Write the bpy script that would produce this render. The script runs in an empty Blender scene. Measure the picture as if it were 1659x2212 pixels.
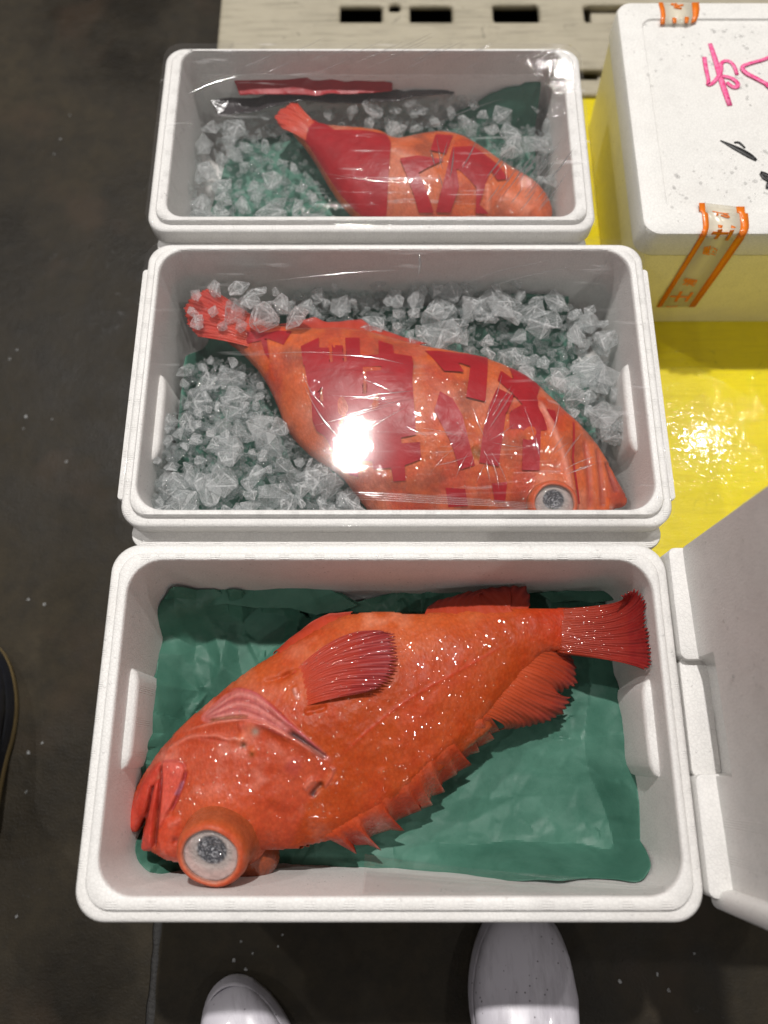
import bpy, bmesh, math, random
import numpy as np
from mathutils import Vector, Matrix, geometry

# ------------------------------------------------------------------ camera, light, exposure
sc = bpy.context.scene
R = math.radians
F, PIT, CZ = 1940.0, R(18.2), 1.0            # focal length in photo pixels, tilt from straight down, height above pallet
cam_d = bpy.data.cameras.new('camera'); cam = bpy.data.objects.new('camera', cam_d)
sc.collection.objects.link(cam); sc.camera = cam
cam.location = (0, 0, CZ); cam.rotation_euler = (PIT, 0, 0)
cam_d.sensor_fit = 'VERTICAL'; cam_d.sensor_height = 36; cam_d.lens = F/2560*36
cam_d.clip_start = .01; cam_d.clip_end = 200
cam_d.dof.use_dof = True; cam_d.dof.focus_distance = .86; cam_d.dof.aperture_fstop = 2.3

world = bpy.data.worlds.new('World'); sc.world = world; world.use_nodes = True
wb = world.node_tree.nodes['Background']
wb.inputs[0].default_value = (1.0, .93, .92, 1); wb.inputs[1].default_value = .10

LAMPS = [(-.29, 3.06, 370), (3.52, 2.95, 62), (-4.1, 3.06, 105), (3.52, -1.0, 40), (-4.1, -1.0, 40), (1.9, 7.4, 22), (-.29, -4.8, 22), (3.52, -4.8, 30)]
for lx, ly, pw in LAMPS:                       # market hall high bay lamps; last two unseen, added to light front faces
    l = bpy.data.lights.new('hall_and_fill_lamp', 'AREA'); l.shape = 'DISK'; l.size = .19; l.energy = pw
    l.color = (1.0, .965, .93)
    o = bpy.data.objects.new('hall_and_fill_lamp', l); sc.collection.objects.link(o)
    o.location = (lx, ly, 6.2)
    o.rotation_euler = (Vector((0, .2, 0)) - o.location).to_track_quat('-Z', 'Y').to_euler()
sc.view_settings.view_transform = 'Standard'; sc.view_settings.look = 'None'
sc.view_settings.exposure = .08; sc.view_settings.gamma = 1
sc.render.engine = 'CYCLES'
sc.cycles.use_denoising = True
sc.cycles.max_bounces = 10; sc.cycles.transparent_max_bounces = 16
sc.cycles.caustics_refractive = False; sc.cycles.caustics_reflective = False
sc.cycles.sample_clamp_indirect = 6

# ------------------------------------------------------------------ helpers
def P(px, py, z):
    """real-world x, y of what the photo shows at (px, py) (1659 px wide view), standing at height z"""
    x = (px-829.5)*1.1573; y = (1106-py)*1.1573
    d = np.array([x, y*math.cos(PIT)+F*math.sin(PIT), y*math.sin(PIT)-F*math.cos(PIT)])
    return (d/-d[2]*(CZ-z))[:2]
def crop(ox, oy, s):
    return lambda pts: [((ox+x/s)/1.1573, (oy+y/s)/1.1573) for x, y in pts]
C1 = crop(150, 1300, 1.8433); C2 = crop(900, 1300, 1.6265); CP = crop(700, 1400, 2.765)
CT = crop(1150, 1420, 3.0164); CH = crop(300, 1650, 2.765); C5 = crop(330, 80, 1.3825)
CA = crop(680, 800, 3.95); CB = crop(1040, 850, 2.860); CD = crop(420, 680, 4.366); C6 = crop(1420, 0, 2.602)
C4 = crop(1640, 1300, 2.011); C8 = crop(1620, 500, 5.53)
def W(pts, z): return np.array([P(a, b, z) for a, b in pts])

def link(o, parent=None):
    sc.collection.objects.link(o)
    if parent is not None: o.parent = parent
    return o
def tag(o, label=None, cat=None, group=None, kind=None):
    if label: o['label'] = label
    if cat: o['category'] = cat
    if group: o['group'] = group
    if kind: o['kind'] = kind
    return o
def empty(name, loc, rz=0):
    o = bpy.data.objects.new(name, None); o.location = loc; o.rotation_euler = (0, 0, rz); o.empty_display_size = .05
    return link(o)
def mesh(name, verts, faces, mat, parent=None, smooth=True, sharp=None, col=None, origin=None):
    verts = np.asarray(verts, float)
    off = np.zeros(3)
    if parent is not None: off = np.array(parent.location)
    if origin is not None: off = off+np.array(origin)
    me = bpy.data.meshes.new(name)
    me.from_pydata((verts-off).tolist(), [], [tuple(int(i) for i in f) for f in faces])
    me.validate()
    me.polygons.foreach_set('use_smooth', [smooth]*len(me.polygons))
    if sharp: me.set_sharp_from_angle(angle=R(sharp))
    if col is not None:
        a = me.color_attributes.new('tone', 'FLOAT_COLOR', 'POINT')
        a.data.foreach_set('color', np.c_[col, np.ones(len(col))].astype(np.float32).ravel())
    me.materials.append(mat); me.update()
    o = bpy.data.objects.new(name, me); link(o, parent)
    if origin is not None: o.location = origin
    return o
def bm_obj(name, bm, mat, parent=None, smooth=True, sharp=35):
    me = bpy.data.meshes.new(name); bm.normal_update(); bm.to_mesh(me); bm.free()
    me.polygons.foreach_set('use_smooth', [smooth]*len(me.polygons))
    if smooth and sharp: me.set_sharp_from_angle(angle=R(sharp))
    me.materials.append(mat)
    return link(bpy.data.objects.new(name, me), parent)

# ---- value noise in numpy
class Noise:
    def __init__(s, seed): s.t = np.random.RandomState(seed).rand(256, 256)
    def __call__(s, x, y, f=1.0):
        x = np.asarray(x)*f+37.3; y = np.asarray(y)*f+91.7
        i = np.floor(x).astype(int); j = np.floor(y).astype(int); u = x-i; v = y-j
        u = u*u*(3-2*u); v = v*v*(3-2*v); T = s.t; i &= 255; j &= 255; i1 = (i+1) & 255; j1 = (j+1) & 255
        return (T[i, j]*(1-u)+T[i1, j]*u)*(1-v)+(T[i, j1]*(1-u)+T[i1, j1]*u)*v-.5
    def fbm(s, x, y, f, n=4):
        return sum(s(x, y, f*2**k)/2**k for k in range(n))

def inside(poly, x, y):
    c = np.zeros(x.shape, bool); n = len(poly)
    for i in range(n):
        x0, y0 = poly[i-1]; x1, y1 = poly[i]
        if y0 == y1: continue
        m = (y0 > y) != (y1 > y)
        c ^= m & (x < (x1-x0)*(y-y0)/(y1-y0)+x0)
    return c
def dline(pts, x, y, side=False, closed=False):
    """distance to a polyline; with side=True also the sign (left +) and the run along it"""
    best = np.full(x.shape, 1e9); sg = np.ones(x.shape); run = np.zeros(x.shape); acc = 0.
    pts = np.asarray(pts); L = np.r_[pts, pts[:1]] if closed else pts
    tot = np.hypot(*np.diff(L, axis=0).T).sum()
    for (x0, y0), (x1, y1) in zip(L[:-1], L[1:]):
        dx, dy = x1-x0, y1-y0; l2 = dx*dx+dy*dy+1e-12
        t = np.clip(((x-x0)*dx+(y-y0)*dy)/l2, 0, 1)
        d = np.hypot(x-x0-t*dx, y-y0-t*dy); m = d < best
        best = np.where(m, d, best)
        if side:
            cr = dx*(y-y0)-dy*(x-x0)
            sg = np.where(m, np.where(cr >= 0, 1, -1), sg); run = np.where(m, (acc+t*math.sqrt(l2))/tot, run)
        acc += math.sqrt(l2)
    return (best, sg, run) if side else best
def sdf(poly, x, y):
    d = dline(poly, x, y, closed=True)
    return np.where(inside(poly, x, y), -d, d)
def smooth_poly(pts, n=2):
    pts = np.asarray(pts, float)
    for _ in range(n):
        q = np.roll(pts, -1, 0); pts = np.stack([.75*pts+.25*q, .25*pts+.75*q], 1).reshape(-1, 2)
    return pts
def smooth_line(pts, n=2):
    pts = np.asarray(pts, float)
    for _ in range(n):
        a, b = pts[:-1], pts[1:]
        m = np.stack([.75*a+.25*b, .25*a+.75*b], 1).reshape(-1, pts.shape[1]); pts = np.r_[pts[:1], m[1:-1], pts[-1:]]
    return pts
def sstep(a, b, v):
    t = np.clip((v-a)/(b-a), 0, 1); return t*t*(3-2*t)

def sheet(bounds, res, fs):
    """grid of squares where fs(x,y)<0, its border slid onto the outline; returns xy, faces, border mask"""
    x0, y0, x1, y1 = bounds
    nx = int((x1-x0)/res)+2; ny = int((y1-y0)/res)+2
    X, Y = np.meshgrid(x0+np.arange(nx)*res, y0+np.arange(ny)*res)
    S = fs(X, Y); ins = S < 0
    q = ins[:-1, :-1].astype(int)+ins[1:, :-1]+ins[:-1, 1:]+ins[1:, 1:]
    use = q >= 1
    gy, gx = np.gradient(S, res); g2 = gx*gx+gy*gy+1e-9
    k = np.where(S > 0, S, 0)/np.sqrt(g2)
    Xs = X-k*gx/np.sqrt(g2); Ys = Y-k*gy/np.sqrt(g2)
    idx = np.full(S.shape, -1); vm = np.zeros(S.shape, bool)
    vm[:-1, :-1] |= use; vm[1:, :-1] |= use; vm[:-1, 1:] |= use; vm[1:, 1:] |= use
    idx[vm] = np.arange(vm.sum())
    f = np.stack([idx[:-1, :-1][use], idx[:-1, 1:][use], idx[1:, 1:][use], idx[1:, :-1][use]], 1)
    return Xs[vm], Ys[vm], f, S[vm]
def closed_sheet(name, x, y, f, s, ztop, zbot, mat, parent, col=None):
    """top and bottom skins sharing their outline -> a closed solid"""
    b = s >= 0; n = len(x)
    low = np.where(b, np.arange(n), n+np.cumsum(~b)-1)
    xs = np.r_[x, x[~b]]; ys = np.r_[y, y[~b]]; zs = np.r_[np.where(b, (ztop+zbot)/2, ztop), zbot[~b]]
    fl = low[f][:, ::-1]
    F_ = np.r_[f, fl]
    if col is not None: col = np.r_[col, col[~b]]
    return mesh(name, np.c_[xs, ys, zs], F_, mat, parent, col=col)

def grid_faces(nu, nv, closed_u=False):
    f = []
    for j in range(nv-1):
        for i in range(nu if closed_u else nu-1):
            a = j*nu+i; b = j*nu+(i+1) % nu
            f.append((a, b, b+nu, a+nu))
    return f
def ring(x0, x1, y0, y1, r, z, seg=10):
    r = min(r, (x1-x0)/2, (y1-y0)/2); out = []
    for cx, cy, a0 in ((x1-r, y1-r, 0), (x0+r, y1-r, 90), (x0+r, y0+r, 180), (x1-r, y0+r, 270)):
        for k in range(seg+1):
            a = R(a0+90*k/seg); out.append((cx+r*math.cos(a), cy+r*math.sin(a), z))
    return out
def loft(name, rings, mat, parent=None, cap0=True, cap1=True, sharp=40):
    n = len(rings[0]); v = [p for r in rings for p in r]; f = grid_faces(n, len(rings), True)
    if cap0: f.append(tuple(range(n))[::-1])
    if cap1: f.append(tuple(range((len(rings)-1)*n, len(rings)*n)))
    return mesh(name, v, f, mat, parent, sharp=sharp)
def rbox(name, x0, x1, y0, y1, z0, z1, mat, parent=None, r=.01, b=.002, seg=6):
    return loft(name, [ring(x0+b, x1-b, y0+b, y1-b, r, z0, seg), ring(x0, x1, y0, y1, r+b, z0+b, seg),
                       ring(x0, x1, y0, y1, r+b, z1-b, seg), ring(x0+b*.3, x1-b*.3, y0+b*.3, y1-b*.3, r+b*.7, z1-b*.3, seg),
                       ring(x0+b, x1-b, y0+b, y1-b, r, z1, seg)], mat, parent)

# ------------------------------------------------------------------ materials
class NT:
    def __init__(s, name):
        m = s.m = bpy.data.materials.new(name); m.use_nodes = True; s.t = m.node_tree; s.n = s.t.nodes
        s.b = s.n['Principled BSDF']; s.out = s.n['Material Output']
        s.co = s.n.new('ShaderNodeTexCoord').outputs['Object']
    def L(s, a, b): s.t.links.new(a, b)
    def val(s, inp, v):
        if isinstance(v, (int, float, tuple, list)):
            if isinstance(v, (tuple, list)) and len(v) == 3 and inp.type == 'RGBA': v = (*v, 1)
            inp.default_value = v
        else: s.L(v, inp)
    def noise(s, sc_, det=3, rough=.55, co=None, dist=0, vec=None):
        n = s.n.new('ShaderNodeTexNoise'); n.inputs['Scale'].default_value = sc_; n.inputs['Detail'].default_value = det
        n.inputs['Roughness'].default_value = rough; n.inputs['Distortion'].default_value = dist
        s.L(co or s.co, n.inputs['Vector']); return n.outputs['Fac']
    def vor(s, sc_, feat='F1', co=None, out='Distance', rnd=1):
        n = s.n.new('ShaderNodeTexVoronoi'); n.feature = feat; n.inputs['Scale'].default_value = sc_
        n.inputs['Randomness'].default_value = rnd
        s.L(co or s.co, n.inputs['Vector']); return n.outputs[out]
    def ramp(s, fac, *st):
        n = s.n.new('ShaderNodeValToRGB'); e = n.color_ramp.elements
        while len(e) < len(st): e.new(.5)
        for k, (p, c) in enumerate(st):
            e[k].position = p; e[k].color = (c, c, c, 1) if isinstance(c, (int, float)) else (*c, 1)
        s.L(fac, n.inputs[0]); return n.outputs[0]
    def math(s, op, a, b=0., c=None):
        n = s.n.new('ShaderNodeMath'); n.operation = op; s.val(n.inputs[0], a); s.val(n.inputs[1], b)
        if c is not None: s.val(n.inputs[2], c)
        return n.outputs[0]
    def mix(s, fac, a, b, mode='MIX'):
        n = s.n.new('ShaderNodeMix'); n.data_type = 'RGBA'; n.blend_type = mode
        s.val(n.inputs[0], fac); s.val(n.inputs[6], a); s.val(n.inputs[7], b); return n.outputs[2]
    def map(s, scale=(1, 1, 1), rot=(0, 0, 0), loc=(0, 0, 0)):
        n = s.n.new('ShaderNodeMapping'); n.inputs['Scale'].default_value = scale; n.inputs['Rotation'].default_value = rot
        n.inputs['Location'].default_value = loc; s.L(s.co, n.inputs[0]); return n.outputs[0]
    def xyz(s):
        n = s.n.new('ShaderNodeSeparateXYZ'); s.L(s.co, n.inputs[0]); return n.outputs
    def attr(s, name='tone'):
        n = s.n.new('ShaderNodeAttribute'); n.attribute_name = name; return n.outputs['Color']
    def bump(s, h, strength=.3, dist=.001, nrm=None):
        n = s.n.new('ShaderNodeBump'); n.inputs['Strength'].default_value = strength; n.inputs['Distance'].default_value = dist
        s.L(h, n.inputs['Height'])
        if nrm is not None: s.L(nrm, n.inputs['Normal'])
        return n.outputs[0]
    def facet(s, scale, k, co=None):
        """little wet scales, each tilted its own way: they catch the lamp one by one"""
        c = s.vor(scale, 'F1', co, 'Color'); g = s.n.new('ShaderNodeNewGeometry')
        a = s.n.new('ShaderNodeVectorMath'); a.operation = 'SUBTRACT'; s.L(c, a.inputs[0]); a.inputs[1].default_value = (.5, .5, .5)
        b = s.n.new('ShaderNodeVectorMath'); b.operation = 'SCALE'; s.L(a.outputs[0], b.inputs[0]); s.val(b.inputs['Scale'], k)
        d = s.n.new('ShaderNodeVectorMath'); d.operation = 'ADD'; s.L(b.outputs[0], d.inputs[0]); s.L(g.outputs['Normal'], d.inputs[1])
        e = s.n.new('ShaderNodeVectorMath'); e.operation = 'NORMALIZE'; s.L(d.outputs[0], e.inputs[0]); return e.outputs[0]
    def set(s, **k):
        names = dict(col='Base Color', rough='Roughness', metal='Metallic', nrm='Normal', trans='Transmission Weight', ior='IOR',
                     coat='Coat Weight', coatr='Coat Roughness', spec='Specular IOR Level', sss='Subsurface Weight', sssr='Subsurface Scale', alpha='Alpha', coatn='Coat Normal')
        for a, v in k.items(): s.val(s.b.inputs[names[a]], v)
        return s.m

def foam_mat(name, base=(.74, .727, .705), marks=True, wet=.0, sss=.0):
    t = NT(name)
    beads = t.vor(260, 'DISTANCE_TO_EDGE'); bh = t.ramp(beads, (0, 0.), (.12, .8), (.5, 1.))
    big = t.noise(9, 3); fine = t.noise(700, 2)
    h = t.math('ADD', t.math('MULTIPLY', bh, .55), t.math('MULTIPLY', fine, .6))
    n1 = t.bump(h, .4, .0007)
    if marks:                                   # little three-bar vent marks pressed by the mould
        X, Y, Z = t.xyz()
        def win(v, per, half, sh=.5):
            f = t.math('FRACT', t.math('ADD', t.math('DIVIDE', v, per), sh)); a = t.math('ABSOLUTE', t.math('SUBTRACT', f, .5))
            return t.math('LESS_THAN', a, half/per)
        m = t.math('MULTIPLY', win(X, .037, .0052), win(Y, .0335, .0042))
        bars = t.math('SINE', t.math('MULTIPLY', Y, 2900))
        hh = t.math('MULTIPLY', m, bars)
        n1 = t.bump(hh, .5, .0004, n1)
    drops = t.vor(120); dm = t.ramp(drops, (0, 1.), (.13, .9), (.16, 0.))
    dsel = t.ramp(t.noise(30, 2), (.52, 0.), (.60, 1.))
    dd = t.math('MULTIPLY', dm, dsel)
    n1 = t.bump(dd, .7, .0008, n1)
    dirt = t.ramp(t.noise(38, 5, .7), (.30, .93), (.55, 1.))
    c = t.mix(1., base, dirt, 'MULTIPLY'); c = t.mix(1., c, t.ramp(beads, (0, .90), (.14, 1.)), 'MULTIPLY')
    c = t.mix(t.math('MULTIPLY', t.ramp(t.noise(7, 5, .7), (.52, 0.), (.70, 1.)), .22), c, (.60, .56, .52))
    rough = t.ramp(dd, (0, .48-.12*wet), (1, .08))
    m = t.set(col=c, rough=rough, nrm=n1, spec=.45)
    if sss: t.set(sss=sss, sssr=.02); t.b.inputs['Subsurface Radius'].default_value = (1, .9, .8)
    return m
M_foam = foam_mat('white_foam', sss=0.)
M_foam2 = foam_mat('pale_foam', (.70, .69, .66), marks=False); M_foam_bounce = foam_mat('yellow_bounce_foam', (.84, .79, .50), marks=False)  # closed box body: yellow bounce from the pallet put into white foam's colour
def fish_mat(name, scale=1.0, wet=1.0):
    t = NT(name)
    base = t.attr()
    mp = t.map((1, 1, .6), (0, 0, R(-28)))
    blot = t.noise(26, 5, .65); fine = t.noise(170, 4, .7); sp = t.noise(650, 2)
    c = t.mix(t.ramp(blot, (.38, 0.), (.62, 1.)), t.mix(1., base, (.88, .74, .68), 'MULTIPLY'), base)
    c = t.mix(t.math('MULTIPLY', t.ramp(fine, (.48, 0.), (.72, 1.)), .40), c, t.mix(.30, c, (.58, .155, .045)))
    c = t.mix(t.math('MULTIPLY', t.ramp(sp, (.58, 0.), (.72, 1.)), .16), c, (.58, .14, .045))
    c = t.mix(t.math('MULTIPLY', t.ramp(t.noise(90, 5, .8), (.60, 0.), (.75, 1.)), .16), c, (.22, .02, .006))
    mp2 = t.map((1, .72, 1), (0, 0, R(33)))
    sc1 = t.vor(300*scale, 'F1', mp2); sc2 = t.noise(900, 2)
    lump = t.noise(75, 4, .6)
    n = t.bump(sc1, .32, .0009)
    n = t.bump(sc2, .35, .0005, n)
    n = t.bump(lump, .22, .002, n)
    wetm = t.math('MAXIMUM', t.ramp(t.noise(26, 4, .65), (.46, .06), (.60, 1.)), .06)
    n2 = t.facet(620, t.ramp(t.noise(45, 3), (.38, .26), (.62, .60)), mp2)
    sd = t.ramp(t.vor(250*scale, 'F1', mp2), (.15, 1.), (.75, .62)); c = t.mix(.45, c, t.mix(1., c, sd, 'MULTIPLY'))
    m = t.set(col=c, rough=t.ramp(t.noise(60, 3), (.3, .38), (.7, .55)), nrm=n, spec=.22, coat=t.math('MULTIPLY', wetm, wet), coatr=.05, coatn=n2, sss=.05, sssr=.005)
    t.b.inputs['Subsurface Radius'].default_value = (1, .3, .15)
    return m
M_fish = fish_mat('wet_rockfish_skin')
M_fishw = fish_mat('wrapped_rockfish_skin', wet=.5)
def fin_mat():
    t = NT('wet_fin'); base = t.attr()
    c = t.mix(t.math('MULTIPLY', t.ramp(t.noise(120, 4, .7), (.45, 0.), (.7, 1.)), .3), base, t.mix(.22, base, (.60, .12, .07)))
    n = t.bump(t.noise(500, 3), .4, .0008); n2 = t.facet(480, .34)
    return t.set(col=c, rough=.5, nrm=n, coat=.45, coatr=.06, coatn=n2, spec=.25)
M_fin = fin_mat()
def paper_mat():
    t = NT('green_parchment')
    f = t.noise(700, 3); w = t.noise(14, 4, .6); st = t.noise(45, 5, .7)
    c = t.mix(t.ramp(w, (.35, 0.), (.65, 1.)), (.034, .112, .080), (.062, .168, .124))
    c = t.mix(t.math('MULTIPLY', t.ramp(st, (.5, 0.), (.62, 1.)), .25), c, (.018, .088, .058))
    c = t.mix(t.math('MULTIPLY', f, .3), c, (.09, .24, .17))
    n = t.bump(f, .18, .0005); n = t.bump(t.noise(55, 3, .5, dist=.4), .3, .0018, n)
    return t.set(col=c, rough=t.ramp(t.noise(20, 3), (.35, .42), (.65, .62)), nrm=n, spec=.3, coat=t.ramp(t.noise(16, 4), (.62, 0.), (.70, .5)), coatr=.1)
M_paper = paper_mat()
def film_mat(name, haze=.05, streak=.12, rough=.07, wr=1., gloss=1.3, halo=0.):
    t = NT(name)
    mp = t.map((5, 60, 5), (0, 0, R(24))); mp2 = t.map((60, 7, 5), (0, 0, R(8)))
    s1 = t.noise(1.6, 4, .6, mp); s2 = t.noise(1.5, 4, .6, mp2)
    cr = t.noise(24, 4, .6, dist=1.2)
    big = t.noise(5, 2)
    creases = t.math('MULTIPLY', t.ramp(s1, (.60, 0.), (.68, 1.)), t.ramp(big, (.47, 0.), (.60, 1.)))
    h = t.math('ADD', t.math('MULTIPLY', creases, .6), t.math('MULTIPLY', cr, .5))
    h = t.math('ADD', h, t.math('MULTIPLY', s2, .3))
    n = t.bump(h, .30*wr, .0015)
    fr = t.n.new('ShaderNodeFresnel'); fr.inputs[0].default_value = 1.5; t.L(n, fr.inputs[1])
    gl = t.n.new('ShaderNodeBsdfGlossy'); gl.inputs['Roughness'].default_value = rough; t.L(n, gl.inputs['Normal'])
    tr = t.n.new('ShaderNodeBsdfTransparent'); df = t.n.new('ShaderNodeBsdfDiffuse'); df.inputs[0].default_value = (.8, .78, .78, 1)
    if halo:
        g2 = t.n.new('ShaderNodeBsdfGlossy'); g2.inputs['Roughness'].default_value = .11; mg = t.n.new('ShaderNodeMixShader'); mg.inputs[0].default_value = halo
        t.L(gl.outputs[0], mg.inputs[1]); t.L(g2.outputs[0], mg.inputs[2]); gl = mg
    m1 = t.n.new('ShaderNodeMixShader'); t.L(t.math('MULTIPLY', t.math('MINIMUM', fr.outputs[0], .25), gloss), m1.inputs[0]); t.L(tr.outputs[0], m1.inputs[1]); t.L(gl.outputs[0], m1.inputs[2])
    m2 = t.n.new('ShaderNodeMixShader'); t.L(t.math('ADD', t.math('MULTIPLY', creases, streak), haze), m2.inputs[0])
    t.L(m1.outputs[0], m2.inputs[1]); t.L(df.outputs[0], m2.inputs[2]); t.L(m2.outputs[0], t.out.inputs[0])
    return t.m
M_film = film_mat('stretch_film', .012, .12, .020, .28, .40, .14)
M_film3 = film_mat('creased_stretch_film', .02, .25, .03, 1.5, .8)
M_wrap = film_mat('bag_film', .01, .16, .04, 3.2, .55)
def ice_mat(name, k):
    t = NT(name)
    oi = t.n.new('ShaderNodeObjectInfo'); va = t.n.new('ShaderNodeVectorMath'); va.operation = 'ADD'; t.L(t.co, va.inputs[0]); t.L(oi.outputs['Location'], va.inputs[1]); co = va.outputs[0]
    w = t.ramp(t.noise(1.1*k, 6, .78, co), (.55, 0.), (.72, 1.))
    fine = t.ramp(t.noise(5.*k, 4, .8, co), (.52, 0.), (.66, 1.)); w = t.math('MAXIMUM', w, t.math('MULTIPLY', fine, .45))
    n = t.bump(t.noise(2.2*k, 5, .75, co), 1., .38/k)
    g = t.n.new('ShaderNodeBsdfGlass'); g.inputs['IOR'].default_value = 1.31; g.inputs['Roughness'].default_value = .03
    t.L(n, g.inputs['Normal'])
    tr = t.n.new('ShaderNodeBsdfTransparent'); tr.inputs[0].default_value = (.97, .99, .99, 1)
    m0 = t.n.new('ShaderNodeMixShader'); m0.inputs[0].default_value = .84; t.L(g.outputs[0], m0.inputs[1]); t.L(tr.outputs[0], m0.inputs[2])
    d = t.n.new('ShaderNodeBsdfDiffuse'); d.inputs[0].default_value = (.93, .94, .95, 1)
    tl = t.n.new('ShaderNodeBsdfTranslucent'); tl.inputs[0].default_value = (.93, .95, .95, 1)
    md = t.n.new('ShaderNodeMixShader'); md.inputs[0].default_value = .5; t.L(d.outputs[0], md.inputs[1]); t.L(tl.outputs[0], md.inputs[2])
    lw = t.n.new('ShaderNodeLayerWeight'); lw.inputs[0].default_value = .5; t.L(n, lw.inputs['Normal'])
    crack = t.math('MULTIPLY', t.ramp(t.vor(1.5*k, 'DISTANCE_TO_EDGE', co), (0, 1.), (.03, .2), (.08, 0.)), .26)
    ea = t.n.new('ShaderNodeAttribute'); ea.attribute_name = 'edge'; frost = t.math('MULTIPLY', ea.outputs['Fac'], t.math('MULTIPLY_ADD', t.ramp(t.noise(2.2*k, 4, .75, co), (.40, 0.), (.62, 1.)), .55, .03)); crack = t.math('ADD', crack, frost)
    rim = t.ramp(lw.outputs['Facing'], (.55, 0.), (.84, .22), (.98, 1.))
    fac = t.math('MINIMUM', t.math('ADD', t.math('MULTIPLY_ADD', w, .26, .008), t.math('ADD', t.math('MULTIPLY', rim, .6), crack)), .9)
    m1 = t.n.new('ShaderNodeMixShader'); t.L(fac, m1.inputs[0]); t.L(m0.outputs[0], m1.inputs[1]); t.L(md.outputs[0], m1.inputs[2])
    gl = t.n.new('ShaderNodeBsdfGlossy'); gl.inputs['Roughness'].default_value = .03; t.L(n, gl.inputs['Normal'])
    m2 = t.n.new('ShaderNodeMixShader'); m2.inputs[0].default_value = .09; t.L(m1.outputs[0], m2.inputs[1]); t.L(gl.outputs[0], m2.inputs[2])
    t.L(m2.outputs[0], t.out.inputs[0]); return t.m
M_ice = ice_mat('clear_ice', 1.); M_crush = ice_mat('fine_crushed_ice', 110.)
def simple(name, col, rough=.5, bumpf=None, bstr=.2, bd=.001, coat=0, var=.15, vf=20, **k):
    t = NT(name); c = t.mix(t.math('MULTIPLY', t.ramp(t.noise(vf, 5, .65), (.35, 0.), (.7, 1.)), var), col, tuple(v*.45 for v in col))
    kw = dict(k)
    if bumpf: kw['nrm'] = t.bump(t.noise(bumpf, 4, .6), bstr, bd)
    return t.set(col=c, rough=rough, coat=coat, coatr=.1, **kw)

# ------------------------------------------------------------------ the setting
FLZ = -.13
def floor_mat():
    t = NT('wet_concrete'); a = t.noise(2.2, 6, .7); b = t.noise(30, 6, .75); c_ = t.noise(300, 3)
    c = t.mix(t.ramp(a, (.35, 0.), (.7, 1.)), (.009, .0070, .0040), (.044, .035, .0215))
    c = t.mix(t.math('MULTIPLY', t.ramp(b, (.4, 0.), (.7, 1.)), .55), c, (.010, .009, .007))
    c = t.mix(t.math('MULTIPLY', t.ramp(t.noise(6, 3), (.58, 0.), (.7, 1.)), .35), c, (.05, .032, .02))
    sp = t.math('MULTIPLY', t.ramp(t.noise(60, 5, .8), (.60, 0.), (.72, .6)), t.ramp(t.noise(4, 3), (.52, 0.), (.66, 1.)))
    c = t.mix(t.math('MULTIPLY', sp, .5), c, (.3, .3, .3))
    n = t.bump(c_, .5, .001); n = t.bump(b, .5, .003, n)
    return t.set(col=c, rough=t.ramp(a, (.4, .40), (.6, .7)), nrm=n, spec=.18)
M_floor = floor_mat()
JX = P(332, 2100, FLZ)[0]
def floor_slab(x0, x1, name='floor'):
    n = 40; ys = np.linspace(-4, 8, n)
    return mesh(name, [(x0, -6, FLZ), (x1, -6, FLZ), (x1, 12, FLZ), (x0, 12, FLZ)], [(0, 1, 2, 3)], M_floor)
nz = Noise(3)
# floor: two slabs with a ragged, filled joint between them
ys = np.r_[-6, np.arange(-.6, 2.4, .006), 12]
def slab(xa, side):
    edge = JX+side*(.005+.0022*nz(ys, ys*0, 60)+.003*nz(ys, ys*0+5, 14))
    n = len(ys); v = np.r_[np.c_[edge, ys, np.full(n, FLZ)], np.c_[np.full(n, xa), ys, np.full(n, FLZ)], np.c_[edge, ys, np.full(n, FLZ-.02)]]
    f = [(i, i+1, n+i+1, n+i) if side < 0 else (i, n+i, n+i+1, i+1) for i in range(n-1)]
    f += [(2*n+i, 2*n+i+1, i+1, i) if side < 0 else (i, i+1, 2*n+i+1, 2*n+i) for i in range(n-1)]
    return tag(mesh('floor', v, f, M_floor, smooth=False), kind='structure')
slab(-8, -1); slab(8, 1)
M_joint = simple('joint_filler', (.022, .021, .02), .7, 200, .8, .003)
tag(mesh('floor_joint', [(JX-.03, -6, FLZ-.004), (JX+.03, -6, FLZ-.004), (JX+.03, 12, FLZ-.004), (JX-.03, 12, FLZ-.004)], [(0, 1, 2, 3)], M_joint), kind='structure')

def pallet_mat(name, col, dark, rough, scr, coat=0.):
    t = NT(name); mp = t.map((1, 14, 1))
    g = t.noise(9, 5, .7, mp); b = t.noise(12, 5, .7); s = t.noise(3, 6, .8, t.map((14, 1, 1)))
    c = t.mix(t.math('MULTIPLY', t.ramp(b, (.45, 0.), (.75, 1.)), .35), col, dark)
    c = t.mix(t.math('MULTIPLY', t.ramp(g, (.50, 0.), (.66, 1.)), scr), c, dark)
    c = t.mix(t.math('MULTIPLY', t.ramp(t.noise(30, 6, .85, dist=1.), (.60, 0.), (.66, 1.)), scr*.9), c, tuple(v*.35 for v in dark))
    n = t.bump(g, .25, .0012); n = t.bump(t.noise(60, 3, .6, mp), .5, .0016, n)
    n = t.bump(t.noise(9, 3), .5, .004, n)
    cr = t.noise(90, 2, .6, dist=1.5); scx = t.ramp(t.noise(5, 5, .8, t.map((40, 3, 1), (0, 0, R(35)))), (.55, 0.), (.6, 1.)); scy = t.ramp(t.noise(5, 5, .8, t.map((3, 40, 1), (0, 0, R(8)))), (.55, 0.), (.6, 1.))
    nc = t.bump(cr, .30, .0010, t.bump(scx, .35, .001, t.bump(scy, .35, .001, t.bump(t.noise(9, 3), .25, .002))))
    return t.set(col=c, rough=rough, nrm=n, coat=coat, coatr=.04, coatn=nc, spec=.4)
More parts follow.
